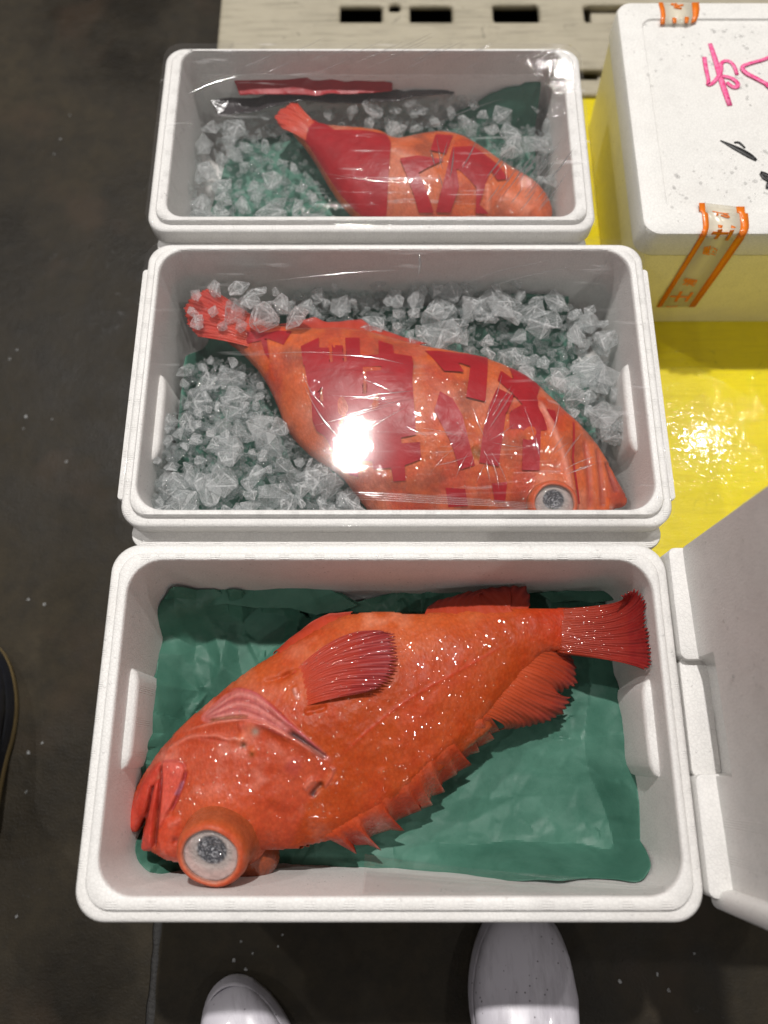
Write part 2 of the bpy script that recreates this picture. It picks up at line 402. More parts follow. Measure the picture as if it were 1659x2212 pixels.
M_grey = pallet_mat('grey_plastic', (.35, .315, .235), (.20, .18, .13), .5, .7)
M_yel = pallet_mat('yellow_plastic', (.68, .56, .003), (.46, .36, .01), .30, .35, .8)
M_black = simple('dark_inside', (.01, .01, .01), .7)

# grey pallet: a deck with real holes, on a skirt
gx0, gy0 = -.283, 1.052
holes = []
for (a, b, c_, d) in [(735, 12, 824, 47), (887, 12, 975, 47), (1066, 10, 1162, 45), (1265, 10, 1352, 44)]:
    p0 = P(a, d, 0); p1 = P(c_, b, 0); holes.append((p0[0], p1[0], p0[1], p1[1]))
p0 = P(1262, 170, 0); p1 = P(1290, 150, 0); holes.append((p0[0]-.02, p1[0]+.03, p0[1], p1[1]))
circ = P(853, 16, 0)
gp = empty('grey_pallet', (.3, 1.6, FLZ))
tag(gp, 'grey plastic pallet with rectangular holes lying behind the farthest fish box', 'pallet')
def fs_deck(x, y):
    s = np.maximum(np.maximum(gx0-x, x-1.1), np.maximum(gy0-y, y-2.1))
    for hx0, hx1, hy0, hy1 in holes:
        r = .004; q = np.hypot(np.maximum(np.abs(x-(hx0+hx1)/2)-(hx1-hx0)/2+r, 0), np.maximum(np.abs(y-(hy0+hy1)/2)-(hy1-hy0)/2+r, 0))-r
        ins = np.maximum(np.abs(x-(hx0+hx1)/2)-(hx1-hx0)/2+r, np.abs(y-(hy0+hy1)/2)-(hy1-hy0)/2+r)-r
        s = np.maximum(s, -np.where(q > -r+1e-9, q, ins))
    return np.maximum(s, .0095-np.hypot(x-circ[0], y-circ[1]))
x, y, f, s = sheet((gx0-.01, gy0-.01, 1.11, 2.11), .006, fs_deck)
deck_o = closed_sheet('deck', x, y, f, s, np.full(len(x), 0.), np.full(len(x), -.012), M_grey, gp)
# (the solid above shares one outline; a separate skirt gives the pallet its height)
rbox('runner', gx0+.004, gx0+.12, gy0+.01, 2.09, FLZ, -.014, M_grey, None, .01).parent = None
for o in [bpy.data.objects['runner']]:
    o.parent = gp; o.matrix_parent_inverse = Matrix.Translation(-gp.location)
for xa in (.36, .96):
    o = rbox('runner', xa, xa+.12, gy0+.01, 2.09, FLZ, -.014, M_grey, None, .01); o.parent = gp; o.matrix_parent_inverse = Matrix.Translation(-gp.location)
o = rbox('bottom_board', gx0+.13, .35, gy0+.02, 2.08, FLZ+.001, FLZ+.02, M_black, None, .01); o.parent = gp; o.matrix_parent_inverse = Matrix.Translation(-gp.location)

yp = empty('yellow_pallet', (.3, .5, FLZ))
tag(yp, 'glossy wet yellow plastic pallet under the row of fish boxes', 'pallet')
def adopt(o, p):
    o.parent = p; o.matrix_parent_inverse = Matrix.Translation(-Vector(p.location)); return o
YF, YB = .03, 1.045
seam = P(1500, 912, 0)[1]
adopt(rbox('deck', -.272, 1.2, YF, YB, -.03, 0, M_yel, None, .006, .002), yp)
for xa in (-.262, .38, 1.05):
    adopt(rbox('runner', xa, xa+.11, YF+.01, YB-.01, FLZ, -.03, M_yel, None, .006, .002), yp)

# ------------------------------------------------------------------ foam boxes
RZ = .2
def foam_box(name, label, outer, inner, r_out, r_in, floor_z, step, grips=None, ledges=False, taper=.009, lip=0.):
    x0, x1, y0, y1 = outer; a0, a1, b0, b1 = inner
    root = empty(name, ((x0+x1)/2, (y0+y1)/2, 0)); tag(root, label, 'fish box', 'open white foam fish boxes in a row')
    s = step; rings = [ring(x0+.022, x1-.022, y0+.022, y1-.022, r_out-.012, .0),
        ring(x0+.016, x1-.016, y0+.016, y1-.016, r_out-.008, RZ-.042),
        ring(x0+.012, x1-.012, y0+.012, y1-.012, r_out-.006, RZ-.034),
        ring(x0+.002, x1-.002, y0+.002, y1-.002, r_out, RZ-.032),
        ring(x0, x1, y0, y1, r_out, RZ-.029), ring(x0, x1, y0, y1, r_out, RZ-s-.003), ring(x0+.0015, x1-.0015, y0+.0015, y1-.0015, r_out, RZ-s-.0008),
        ring(x0+.004, x1-.004, y0+.004, y1-.004, r_out-.002, RZ-s)]
    w = .010
    rings += [ring(x0+w, x1-w, y0+w, y1-w, r_out-.004, RZ-s), ring(x0+w+.0006, x1-w-.0006, y0+w+.0006, y1-w-.0006, r_out-.004, RZ-s*.3),
              ring(x0+w+.002, x1-w-.002, y0+w+.002, y1-w-.002, r_out-.005, RZ),
              ring(a0-.002, a1+.002, b0-.002, b1+.002, r_in+.002, RZ), ring(a0-.0004, a1+.0004, b0-.0004, b1+.0004, r_in, RZ-.0012)]
    t = taper
    for k in range(0, 6):
        u = k/5; z = RZ-.006-(RZ-.006-floor_z-.02)*u; e = t*u
        rings.append(ring(a0+e, a1-e, b0+e, b1-e, r_in-.01*u, z))
    for k in range(1, 6):
        a = R(90*k/5); e = t+.02*(1-math.cos(a)); rings.append(ring(a0+e, a1-e, b0+e, b1-e, max(r_in-.01-.012*(1-math.cos(a)), .008), floor_z+.02*(1-math.sin(a))))
    rings.append(ring(a0+.06, a1-.06, b0+.06, b1-.06, .01, floor_z))
    o = loft('box_shell', rings, M_foam, root, sharp=50)
    for gx_, sgn, ya, yb, zt in (grips or []):       # the back of the hand grip bulges into the box
        d = .024; n = 7; vs = []
        prof = [(-.012, zt), (.0050, zt-.001), (.0075, zt-.003), (.0085, zt-.008), (.0110, floor_z+.03), (.012, floor_z-.005)]
        N = 13
        for j in range(N):
            v = j/(N-1); e = (1-abs(2*v-1)**7)**.5 if 0 < j < N-1 else 0.
            yy = ya+(yb-ya)*(v*.96+.02)
            if j in (0, N-1): yy = ya if j == 0 else yb
            for (dx, z) in prof:
                vs.append((gx_+sgn*(dx*e-.012*(1-e)), yy, z-.006*(1-e)))
        fcs = [tuple(reversed(q)) if sgn < 0 else q for q in grid_faces(len(prof), N)]
        mesh('grip_bulge', vs, fcs, M_foam, root, sharp=60)
    if lip: adopt(rbox('front_lip', x0+.006, x1-.006, y0-lip, y0+.02, .10, RZ-.031, M_foam, None, .018, .004), root)
    if ledges:
        for sgn, xx in ((-1, x0), (1, x1)):
            xa, xb = (xx-.006, xx+.010) if sgn < 0 else (xx-.010, xx+.006)
            adopt(rbox('grip_ledge', xa, xb, y0+.032, y1-.035, RZ-.034, RZ-.009, M_foam, None, .003, .0015), root)
    return root
def rect(l, r, t, b, z=RZ):
    """outline of an opening from its measured sides (points on left, right, back, front)"""
    X0 = np.mean([P(*p, z)[0] for p in l]); X1 = np.mean([P(*p, z)[0] for p in r])
    return X0, X1, np.mean([P(*p, z)[1] for p in b]), np.mean([P(*p, z)[1] for p in t])
B1i = rect([(284, 1264), (205, 1826)], [(1410, 1256), (1476, 1878)], [(600, 1208), (1100, 1212)], [(500, 1928), (1256, 1945)])
B2i = rect([(349, 609), (285, 1046)], [(1367, 609), (1413, 1046)], [(700, 539), (1100, 541)], [(500, 1094), (1200, 1106)])
B3i = rect([(398, 125), (353, 444)], [(1218, 125), (1241, 457)], [(700, 108), (1000, 109)], [(500, 465), (1000, 467)])
B1o = (-.291, .301, -.1375, .228); B2o = (-.289, .3165, .2485, .6135); B3o = (-.2955, .264, .632, .930)
FZ = .048
g1y = (P(290, 1680, .16)[1], P(300, 1428, .16)[1]); g1r = (P(1400, 1697, .16)[1], P(1395, 1452, .16)[1])
box1 = foam_box('foam_fish_box', 'open white foam box in front, holding the unwrapped orange rockfish on green paper', B1o, B1i, .030, .036, FZ, .004,
                [(B1i[0]+.003, 1, g1y[0], g1y[1], .168), (B1i[1]-.003, -1, g1r[0], g1r[1], .168)])
box2 = foam_box('foam_fish_box', 'open foam box in the middle of the row, full of ice and a wrapped rockfish', B2o, B2i, .026, .032, FZ, .006,
                [(B2i[0]+.002, 1, .33, .46, .165), (B2i[1]-.002, -1, .34, .475, .165)], ledges=True, lip=.0185)
box3 = foam_box('foam_fish_box', 'farthest open white foam box of the row, small wrapped rockfish on ice and green paper', B3o, B3i, .024, .022, FZ, .006, lip=.016)

# ------------------------------------------------------------------ fish
class Body:
    """a swollen solid over an outline: the Poisson solution gives an elliptical section everywhere"""
    def __init__(s, outline, zmid, top, bot, res=.0013, tilt=None):
        s.o = outline; s.zm = zmid; s.top = top; s.bot = bot
        x0, y0 = outline.min(0)-.012; x1, y1 = outline.max(0)+.012
        h = s.h = .0026; nx = int((x1-x0)/h)+2; ny = int((y1-y0)/h)+2
        s.x0, s.y0 = x0, y0
        X, Y = np.meshgrid(x0+np.arange(nx)*h, y0+np.arange(ny)*h)
        ins = inside(outline, X, Y); u = np.zeros(X.shape)
        par = (np.add.outer(np.arange(ny), np.arange(nx)) % 2).astype(bool)
        w = 1.95
        for it in range(420):
            for c in (par, ~par):
                nb = np.zeros_like(u); nb[1:-1, 1:-1] = (u[:-2, 1:-1]+u[2:, 1:-1]+u[1:-1, :-2]+u[1:-1, 2:]+h*h)/4
                m = ins & c; u[m] += w*(nb[m]-u[m])
        s.u = np.clip(u/u.max(), 0, 1)
        s.bounds = (x0, y0, x1, y1); s.res = res
    def U(s, x, y):
        a = np.clip((np.asarray(x)-s.x0)/s.h, 0, s.u.shape[1]-1.001); b = np.clip((np.asarray(y)-s.y0)/s.h, 0, s.u.shape[0]-1.001)
        i = a.astype(int); j = b.astype(int); fx = a-i; fy = b-j; u = s.u
        return (u[j, i]*(1-fx)+u[j, i+1]*fx)*(1-fy)+(u[j+1, i]*(1-fx)+u[j+1, i+1]*fx)*fy
    def Z(s, x, y):
        return s.zm+s.top*np.sqrt(np.clip(s.U(x, y), 0, 1))
    def S(s, pts):
        """photo points -> x, y on this body's upper surface"""
        out = []
        for a, b in pts:
            z = s.zm+.03
            for _ in range(6): x, y = P(a, b, z); z = float(s.Z(np.array(x), np.array(y)))
            out.append((x, y))
        return np.array(out)

def sc3(*c): return np.array(c, float)
ORG, SAL, RED, DRED, PNK, DRK = sc3(.40, .052, .0035), sc3(.44, .060, .020), sc3(.55, .05, .02), sc3(.26, .014, .012), sc3(.60, .20, .17), sc3(.05, .03, .028)
def lerp(c, col, w): return c*(1-w[:, None])+np.asarray(col)*w[:, None]

# ---- the fish of the front box
out1 = CH([(30, 1130), (60, 1040), (105, 930), (130, 850), (190, 760), (240, 680), (300, 600), (400, 490), (500, 395), (600, 310), (700, 228), (800, 140)]) + \
       C1([(790, 762), (870, 695), (960, 640), (1030, 598), (1110, 545), (1200, 490), (1290, 448), (1380, 432), (1500, 424)]) + \
       CP([(760, 360), (870, 378), (960, 378), (1100, 365), (1300, 355), (1500, 345), (1659, 340)]) + \
       CT([(400, 312), (600, 308), (720, 306), (830, 300), (900, 294), (905, 480), (900, 665), (820, 640), (740, 628), (670, 640), (600, 680), (540, 760), (460, 860), (380, 960), (300, 1060), (220, 1150)]) + \
       CP([(1480, 1150), (1380, 1240), (1250, 1340), (1100, 1470), (950, 1600), (800, 1700), (640, 1790), (520, 1860), (400, 1920), (300, 1950), (100, 1985)]) + \
       CH([(1340, 1285), (1230, 1305), (1100, 1308), (970, 1315), (880, 1320), (800, 1360), (650, 1400), (430, 1395), (350, 1392), (280, 1362), (240, 1330), (215, 1322), (165, 1322), (150, 1290), (160, 1220), (180, 1130), (185, 1080), (165, 1110), (130, 1178), (100, 1195), (60, 1175)])
ZM = .118
out1w = smooth_poly(W(out1, ZM), 1)
b1 = Body(out1w, ZM, .047, .056)
x, y, f, s = sheet(b1.bounds, b1.res, lambda X, Y: sdf(out1w, X, Y))
u = np.sqrt(np.clip(b1.U(x, y), 0, 1)); n1 = Noise(11)
zt = ZM+b1.top*u; zb = ZM-b1.bot*np.clip(u, 0, 1)**.8; zb = np.maximum(zb, .064)
edge = np.clip(-s/.006, 0, 1)
col = np.tile(ORG, (len(x), 1))
S = b1.S
jaw = S(CH([(560, 900)]))[0]; tail0 = S(CT([(600, 480)]))[0]; axis = tail0-jaw; al = np.hypot(*axis); axis = axis/al
run = (x-jaw[0])*axis[0]+(y-jaw[1])*axis[1]
back = -(x-jaw[0])*axis[1]+(y-jaw[1])*axis[0]      # + towards the belly (up in the picture)
zt += .0022*n1.fbm(x, y, 28, 3)*edge+.0008*n1.fbm(x, y, 120, 3)*edge
# colour of the flesh under the skin: salmon head, pale belly side, redder fin roots
gillp = S(CH([(720, 205), (900, 215), (1000, 280), (1100, 370), (1200, 460), (1330, 580), (1480, 720), (1450, 830), (1380, 900), (1300, 1000), (1180, 1300)]))
headp = np.r_[gillp, S(CH([(900, 1350)])), W(CH([(200, 1500), (-100, 1300), (-50, 900), (500, 100)]), .1)]
hd = sdf(headp, x, y)
col = lerp(col, SAL, sstep(.004, -.006, hd))
col = lerp(col, (.60, .135, .040), sstep(.012, .05, back)*.5*sstep(.0, .02, hd))
col = lerp(col, (.70, .26, .15), np.clip(n1.fbm(x, y, 34, 4)*2.2, 0, 1)*sstep(.03, .07, back)*sstep(-.02, .01, hd)*.6)
col = lerp(col, (.50, .03, .012), sstep(al-.05, al+.05, run)*.7)
col = lerp(col, (.45, .045, .012), np.clip(n1.fbm(x, y, 22, 4)*1.6-.1, 0, 1)*.55)
col = lerp(col, (.68, .25, .19), np.clip(n1.fbm(x+.3, y, 34, 4)*3.0-.15, 0, 1)*sstep(.004, -.01, hd)*.50)
def stroke(pts, amp, wl, wr=None, tone=None, tw=None, ts=1., surf=True, fade=.15, n=2):
    """raise (or cut) along a line; wl / wr are the widths on its left and right"""
    global zt, col
    L = smooth_line(S(pts) if surf else pts, n); d, sg, rn = dline(L, x, y, True)
    w = np.where(sg > 0, wl, wr or wl)
    en = sstep(0, fade, rn)*sstep(1, 1-fade, rn) if fade else 1.
    zt = zt+amp*np.exp(-(d/w)**2)*en*edge
    if tone is not None:
        k = ts*np.exp(-(d/(tw or wl))**2)*en; col = lerp(col, tone, k)
def lobe(pts, amp, w, tone=None, ts=1.):
    global zt, col
    q = smooth_poly(S(pts), 2); d = sdf(q, x, y); k = sstep(.0006, -w, d); zt = zt+amp*k
    if tone is not None: col = lerp(col, tone, sstep(.0008, -.0015, d)*ts)
# gill slit: the pink membrane, its folds, and the dark glistening gap below it
memb = CH([(540, 400), (640, 310), (720, 235), (820, 200), (920, 225), (1010, 285), (1100, 370), (1200, 465), (1330, 580), (1470, 712), (1400, 662), (1300, 602), (1200, 542), (1080, 480), (980, 432), (900, 412), (720, 420), (600, 445)])
lobe(memb, -.0008, .006, (.50, .145, .14), .75)
for k_ in range(6):
    o_ = k_*34
    stroke(CH([(560+o_*.2, 405), (660+o_*.1, 330+o_*.5), (800, 228+o_), (920, 250+o_), (1060, 345+o_*.85), (1200, 475+o_*.5)]), .0020, .0016, .0030, (.28, .05, .06) if k_ % 2 else (.66, .27, .25), .0016, .6)
stroke(CH([(720, 215), (820, 196), (920, 218), (1010, 280), (1100, 368), (1200, 462), (1330, 577), (1478, 712)]), .0022, .0012, .0035, (.45, .08, .13), .0012, .7)
stroke(CH([(1150, 490), (1230, 535), (1330, 610), (1440, 690)]), -.0045, .0024, .0020, (.045, .03, .035), .0030, 1.)
stroke(CH([(430, 500), (600, 442), (740, 420), (900, 408), (990, 430), (1090, 480), (1200, 542), (1300, 602), (1400, 662), (1480, 725)]), .0038, .0010, .0075, (.72, .26, .2), .0014, .55)
stroke(CH([(600, 425), (720, 400), (840, 392), (900, 395)]), -.0022, .0016, None, (.25, .12, .05), .002, .7)
# opercle tip and the dark pore behind it
stroke(CH([(1485, 735), (1460, 820), (1405, 890)]), .003, .001, .005, (.6, .16, .15), .002, .6)
stroke(CH([(1400, 850), (1345, 900), (1315, 950)]), -.004, .0026, None, (.06, .03, .03), .003, .95)
stroke(CH([(1340, 820), (1290, 870), (1270, 900)]), .0022, .0025, None, (.6, .18, .12), .003, .5)
stroke(CH([(1260, 770), (1190, 740), (1150, 690)]), 0, .01, None, (.30, .03, .03), .009, .55, fade=.3)
# bumpy cheek ridge and the spines in front of it
stroke(CH([(300, 640), (400, 570), (500, 520), (590, 528), (680, 512), (740, 550), (810, 535), (860, 590)]), .0026, .0016, .005, (.72, .26, .2), .0022, .45)
stroke(CH([(520, 535), (620, 545), (700, 560), (770, 575)]), -.0013, .0018, None, (.42, .05, .03), .002, .5)
stroke(CH([(810, 470), (900, 440), (1000, 470)]), .0024, .005, None, (.62, .08, .05), .006, .4)
for cx_, cy_, rr, am in ((840, 545, .0055, .003), (920, 625, .0042, .0035), (905, 480, .006, .0025)):
    c_ = S(CH([(cx_, cy_)]))[0]; d = np.hypot(x-c_[0], y-c_[1]); zt = zt+am*np.exp(-(d/rr)**2); col = lerp(col, (.66, .16, .06), .5*np.exp(-(d/rr)**2))
for cx_, cy_, rr, tn in ((852, 588, .0028, (.05, .03, .01)), (912, 652, .0026, (.22, .06, .01)), (938, 495, .004, (.32, .25, .2)), (1390, 858, .0022, (.02, .015, .01))):
    c_ = S(CH([(cx_, cy_)]))[0]; d = np.hypot(x-c_[0], y-c_[1]); zt = zt-.003*np.exp(-(d/rr)**2)*(tn[0] < .1); col = lerp(col, tn, np.exp(-(d/rr)**2)*.95)
# lower jaw, upper lip, maxilla: lobes with grooves between them
lobe(CH([(20, 1140), (60, 1040), (110, 930), (150, 840), (240, 720), (300, 690), (270, 780), (225, 880), (205, 980), (170, 1085), (120, 1190), (60, 1190)]), .0030, .006, (.60, .055, .035), .75)
lobe(CH([(245, 820), (290, 830), (272, 960), (245, 1080), (232, 1200), (236, 1290), (205, 1330), (140, 1325), (150, 1230), (182, 1120), (205, 990), (222, 890)]), .0055, .004, (.62, .055, .04), .7)
lobe(CH([(285, 700), (350, 688), (425, 705), (462, 742), (450, 800), (425, 880), (385, 980), (330, 1080), (300, 1150), (262, 1180), (280, 1000), (288, 860)]), .0042, .0035, (.66, .11, .09), .6)
lobe(CH([(300, 1090), (420, 1060), (440, 1200), (430, 1400), (330, 1390), (250, 1340), (262, 1200)]), .0030, .010, (.64, .06, .02), .6)
stroke(CH([(285, 720), (282, 850), (268, 960), (262, 1060), (250, 1180), (238, 1310)]), -.0060, .0016, None, (.20, .02, .03), .0016, .7, fade=.08)
stroke(CH([(228, 860), (205, 960), (190, 1050), (160, 1130), (120, 1200)]), -.0070, .0018, None, (.12, .01, .02), .0018, .8, fade=.08)
stroke(CH([(462, 742), (452, 800), (430, 870), (390, 970), (350, 1060)]), -.0030, .0014, None, (.30, .03, .06), .0016, .7)
stroke(CH([(285, 705), (355, 690), (425, 705), (462, 742)]), -.0016, .0010, None, (.30, .03, .04), .0010, .6, fade=.05)
stroke(CH([(440, 830), (420, 880), (385, 940)]), .001, .0016, None, (.42, .22, .36), .0016, .7)
stroke(CH([(30, 1120), (20, 1150), (60, 1190), (110, 1195)]), 0, .003, None, (.25, .012, .01), .003, .8, fade=.1)
stroke(CH([(330, 1150), (400, 1120), (430, 1100)]), .0015, .003, None, (.68, .2, .15), .003, .5)
c_ = S(CH([(390, 1250)]))[0]; d = np.hypot(x-c_[0], y-c_[1]); zt -= .004*np.exp(-(d/.004)**2); col = lerp(col, (.35, .02, .01), .6*np.exp(-(d/.005)**2))
# long folds: brow, shoulder, behind the pectoral fin, along the dorsal base
for pts_, am, w_ in ((CH([(990, 900), (1100, 980), (1250, 1080), (1400, 1130), (1600, 1130)]), .0022, .009), (CH([(900, 1150), (1100, 1180), (1300, 1150)]), .0016, .008),
                     (CH([(1000, 1000), (1150, 1060), (1300, 1060)]), -.0016, .006), (CP([(420, 1830), (650, 1700), (850, 1560), (1100, 1330), (1350, 1130)]), .0024, .009),
                     (CP([(0, 820), (60, 790), (120, 760)]), -.0028, .003), (CP([(160, 1050), (230, 1045), (330, 1010)]), -.003, .0028),
                     (C1([(930, 750), (1010, 735), (1070, 700)]), -.003, .0035), (CP([(100, 870), (110, 900), (120, 930)]), .002, .003),
                     (CP([(900, 1560), (1150, 1360), (1400, 1130), (1659, 900)]), -.0020, .006)):
    stroke(pts_, am, w_)
stroke(C1([(1080, 770), (1085, 800), (1100, 830)]), .0015, .002, None, (.75, .38, .32), .0022, .7)
# lateral line
stroke(CP([(380, 1400), (600, 1180), (900, 950), (1250, 760), (1600, 560)]), .0006, .0016, None, (.52, .03, .012), .0016, .4)
stroke(CP([(380, 1440), (330, 1530), (250, 1620)]), -.0012, .004, None, (.50, .10, .02), .005, .5)
# blend the eye socket up towards the bulging eye
ec = np.array(P(*CH([(690, 1150)])[0], .155)); d = np.hypot(x-ec[0], (y-ec[1]))
zt += .011*np.exp(-(d/.036)**2); col = lerp(col, (.66, .12, .03), .6*np.exp(-(d/.036)**2))
zt = np.maximum(zt, zb+.002)
fish1 = empty('rockfish', (-.02, .03, .062)); tag(fish1, 'bare glossy orange rockfish with a bulging eye, lying on green paper', 'fish')
closed_sheet('body', x, y, f, s, zt, zb, M_fish, fish1, col)
_gx, _gy = b1.bounds[0], b1.bounds[1]; _nx = int((b1.bounds[2]-_gx)/b1.res)+3; _ny = int((b1.bounds[3]-_gy)/b1.res)+3
_Z = np.full((_ny, _nx), np.nan); _i = np.rint((x-_gx)/b1.res).astype(int); _j = np.rint((y-_gy)/b1.res).astype(int); _Z[_j, _i] = zt
def ztop1(px_, py_):
    """height of the finished skin of the front fish"""
    i = np.clip(np.rint((np.asarray(px_)-_gx)/b1.res).astype(int), 0, _nx-1); j = np.clip(np.rint((np.asarray(py_)-_gy)/b1.res).astype(int), 0, _ny-1)
    return np.where(np.isnan(_Z[j, i]), ZM, _Z[j, i])

def fin(name, parent, base, mid, tip, zb_, zm_, zt_, rays, cols, mat=None, amp=.0007, serr=.25, thick=.0008, nv=26, ragged=0., seed=1, lift=None, top=None):
    """a fan of rays: each argument line runs across the fin at its root, middle and margin (world x, y)"""
    rs = np.random.RandomState(seed); nu = rays*6+1
    def samp(L, t):
        L = np.asarray(L, float); sl = np.r_[0, np.cumsum(np.hypot(*np.diff(L, axis=0).T[:2]))]; sl /= sl[-1]
        return np.stack([np.interp(t, sl, L[:, k]) for k in range(L.shape[1])], 1)
    t = np.linspace(0, 1, nu); B, Mi, T = samp(base, t), samp(mid, t), samp(tip, t)
    ph = t*rays; ray = .5+.5*np.cos(2*np.pi*ph)                     # 1 on a ray
    cut = rs.rand(rays+2)[np.round(ph).astype(int)]
    v, vv = np.zeros((nu*nv, 3)), np.linspace(0, 1, nv); cc = np.zeros((nu*nv, 3))
    for j, w in enumerate(vv):
        k0, k1, k2 = (1-w)*(1-2*w), 4*w*(1-w), w*(2*w-1)
        shrink = 1-(serr*(1-ray)*.09+ragged*cut*.10)*w**3
        p = B*(k0)+Mi*k1+T*k2
        ww = w*shrink; k0, k1, k2 = (1-ww)*(1-2*ww), 4*ww*(1-ww), ww*(2*ww-1)
        k0, k1, k2 = k0[:, None], k1[:, None], k2[:, None]
        p = B*k0+Mi*k1+T*k2
        z0 = (top or ztop1)(B[:, 0], B[:, 1])-.0022 if isinstance(zb_, str) else np.interp(t, np.linspace(0, 1, len(np.atleast_1d(zb_))), np.atleast_1d(zb_)); z1 = np.interp(t, np.linspace(0, 1, len(np.atleast_1d(zm_))), np.atleast_1d(zm_)); z2 = np.interp(t, np.linspace(0, 1, len(np.atleast_1d(zt_))), np.atleast_1d(zt_))
        z = z0*k0[:, 0]+z1*k1[:, 0]+z2*k2[:, 0]
        if lift is not None: z = z+lift(p[:, 0], p[:, 1], w)
        z = z+amp*(ray-.5)*min(1, 4*w+.2)+.0015*np.sin(ph*1.7+w*5)*w*(1 if ragged else .4)
        v[j*nu:(j+1)*nu] = np.c_[p, z]
        c0, c1, c2, cr = cols
        base_c = (np.array(c0)*(1-w)**1.5+np.array(c1)*(1-(1-w)**1.5)) if w < .7 else np.array(c1)*(1-(w-.7)/.3)+np.array(c2)*(w-.7)/.3
        rm = (ray**2*min(1, .25+w))[:, None]*.45
        cc[j*nu:(j+1)*nu] = base_c*(1-rm)+np.array(cr)*rm
    o = mesh(name, v, grid_faces(nu, nv), mat or M_fin, parent, col=cc)
    m = o.modifiers.new('thickness', 'SOLIDIFY'); m.thickness = thick; m.offset = 0
    return o
FR = (sc3(.55, .06, .022), sc3(.34, .022, .018), sc3(.26, .02, .02), sc3(.58, .09, .05))
FRP = (sc3(.43, .045, .010), sc3(.24, .014, .010), sc3(.20, .022, .026), sc3(.36, .04, .03))
# pectoral fin lying over the flank
pb = S(CP([(80, 790), (110, 850), (135, 920), (160, 1015)]))
pm = S(CP([(400, 548), (400, 650), (400, 760), (390, 860), (370, 962)]))
pt = S(CP([(700, 500), (792, 520), (808, 590), (822, 680), (806, 770), (770, 830), (705, 888), (600, 920)]))
fin('pectoral_fin', fish1, pb, pm, pt, 0, 0, 0, 26, FRP, amp=.0005, serr=.7, lift=lambda px_, py_, w: b1.Z(px_, py_)-.0030*max(0, 1-w*4)+.0016+.0085*w, ragged=.12)
# tail fin, its margin resting high against the right-hand wall
cb = W(CT([(760, 305), (740, 400), (740, 480), (740, 560), (745, 632)]), ZM+.010)
cm = W(CT([(1150, 268), (1150, 380), (1150, 480), (1150, 590), (1150, 702)]), .145)
ct = W(CT([(1215, 205), (1325, 145), (1385, 195), (1405, 290), (1398, 370), (1422, 460), (1440, 560), (1450, 680), (1442, 745), (1400, 768)]), .178)
fin('caudal_fin', fish1, cb, cm, ct, 'body', .146, .178, 26, (sc3(.30, .030, .006), sc3(.20, .009, .008), sc3(.17, .008, .010), sc3(.26, .016, .012)), amp=.0006, serr=.7, thick=.0016, ragged=.25, seed=5)
# anal fin along the top edge
fin('anal_fin', fish1, W(CP([(980, 430), (1150, 425), (1400, 410), (1659, 400)])+CT([(300, 370), (500, 350)]), ZM+.016), W(CP([(1010, 352), (1150, 320), (1350, 285), (1600, 262)])+CT([(360, 235), (520, 290)]), .118),
    W(CP([(1030, 318), (1075, 285), (1130, 255), (1140, 262), (1250, 230), (1320, 203), (1330, 212), (1450, 190), (1500, 183)])+CT([(90, 178), (200, 140), (400, 125), (505, 130), (528, 200), (520, 302)]), .112),
    'body', .121, [.112, .11, .11, .12], 15, (sc3(.40, .045, .010), sc3(.24, .018, .010), sc3(.08, .008, .008), sc3(.32, .04, .025)), amp=.0006, serr=.6, ragged=.7, seed=8)
# pelvic fin tucked under the belly
fin('pelvic_fin', fish1, W(C1([(1030, 640), (1140, 575), (1250, 512), (1360, 465)]), .128), W(C1([(1000, 605), (1100, 535), (1200, 470), (1340, 436)]), .122), W(C1([(980, 618), (1060, 545), (1150, 474), (1180, 458), (1240, 428), (1350, 422)]), .116),
    'body', .124, .114, 9, (sc3(.50, .055, .018), sc3(.36, .03, .013), sc3(.50, .10, .07), sc3(.42, .05, .03)), amp=.0006, ragged=.3, seed=3)
# soft dorsal fin
fin('soft_dorsal_fin', fish1, W(CT([(600, 600), (500, 700), (410, 800), (320, 910), (240, 1010), (160, 1100)]), ZM+.018), W(CT([(760, 640), (720, 780), (660, 900), (590, 1020), (480, 1110), (330, 1190)]), .112),
    W(CT([(835, 652), (860, 700), (882, 780), (888, 870), (884, 912), (700, 962), (735, 975), (862, 975), (852, 1020), (800, 1090), (700, 1155), (620, 1180), (440, 1212), (245, 1222)]), .098),
    'body', [.114, .119, .119, .114], [.1, .098, .098], 24, (sc3(.42, .055, .008), sc3(.26, .022, .010), sc3(.08, .013, .014), sc3(.34, .045, .02)), amp=.0008, serr=.8, ragged=.6, seed=12)
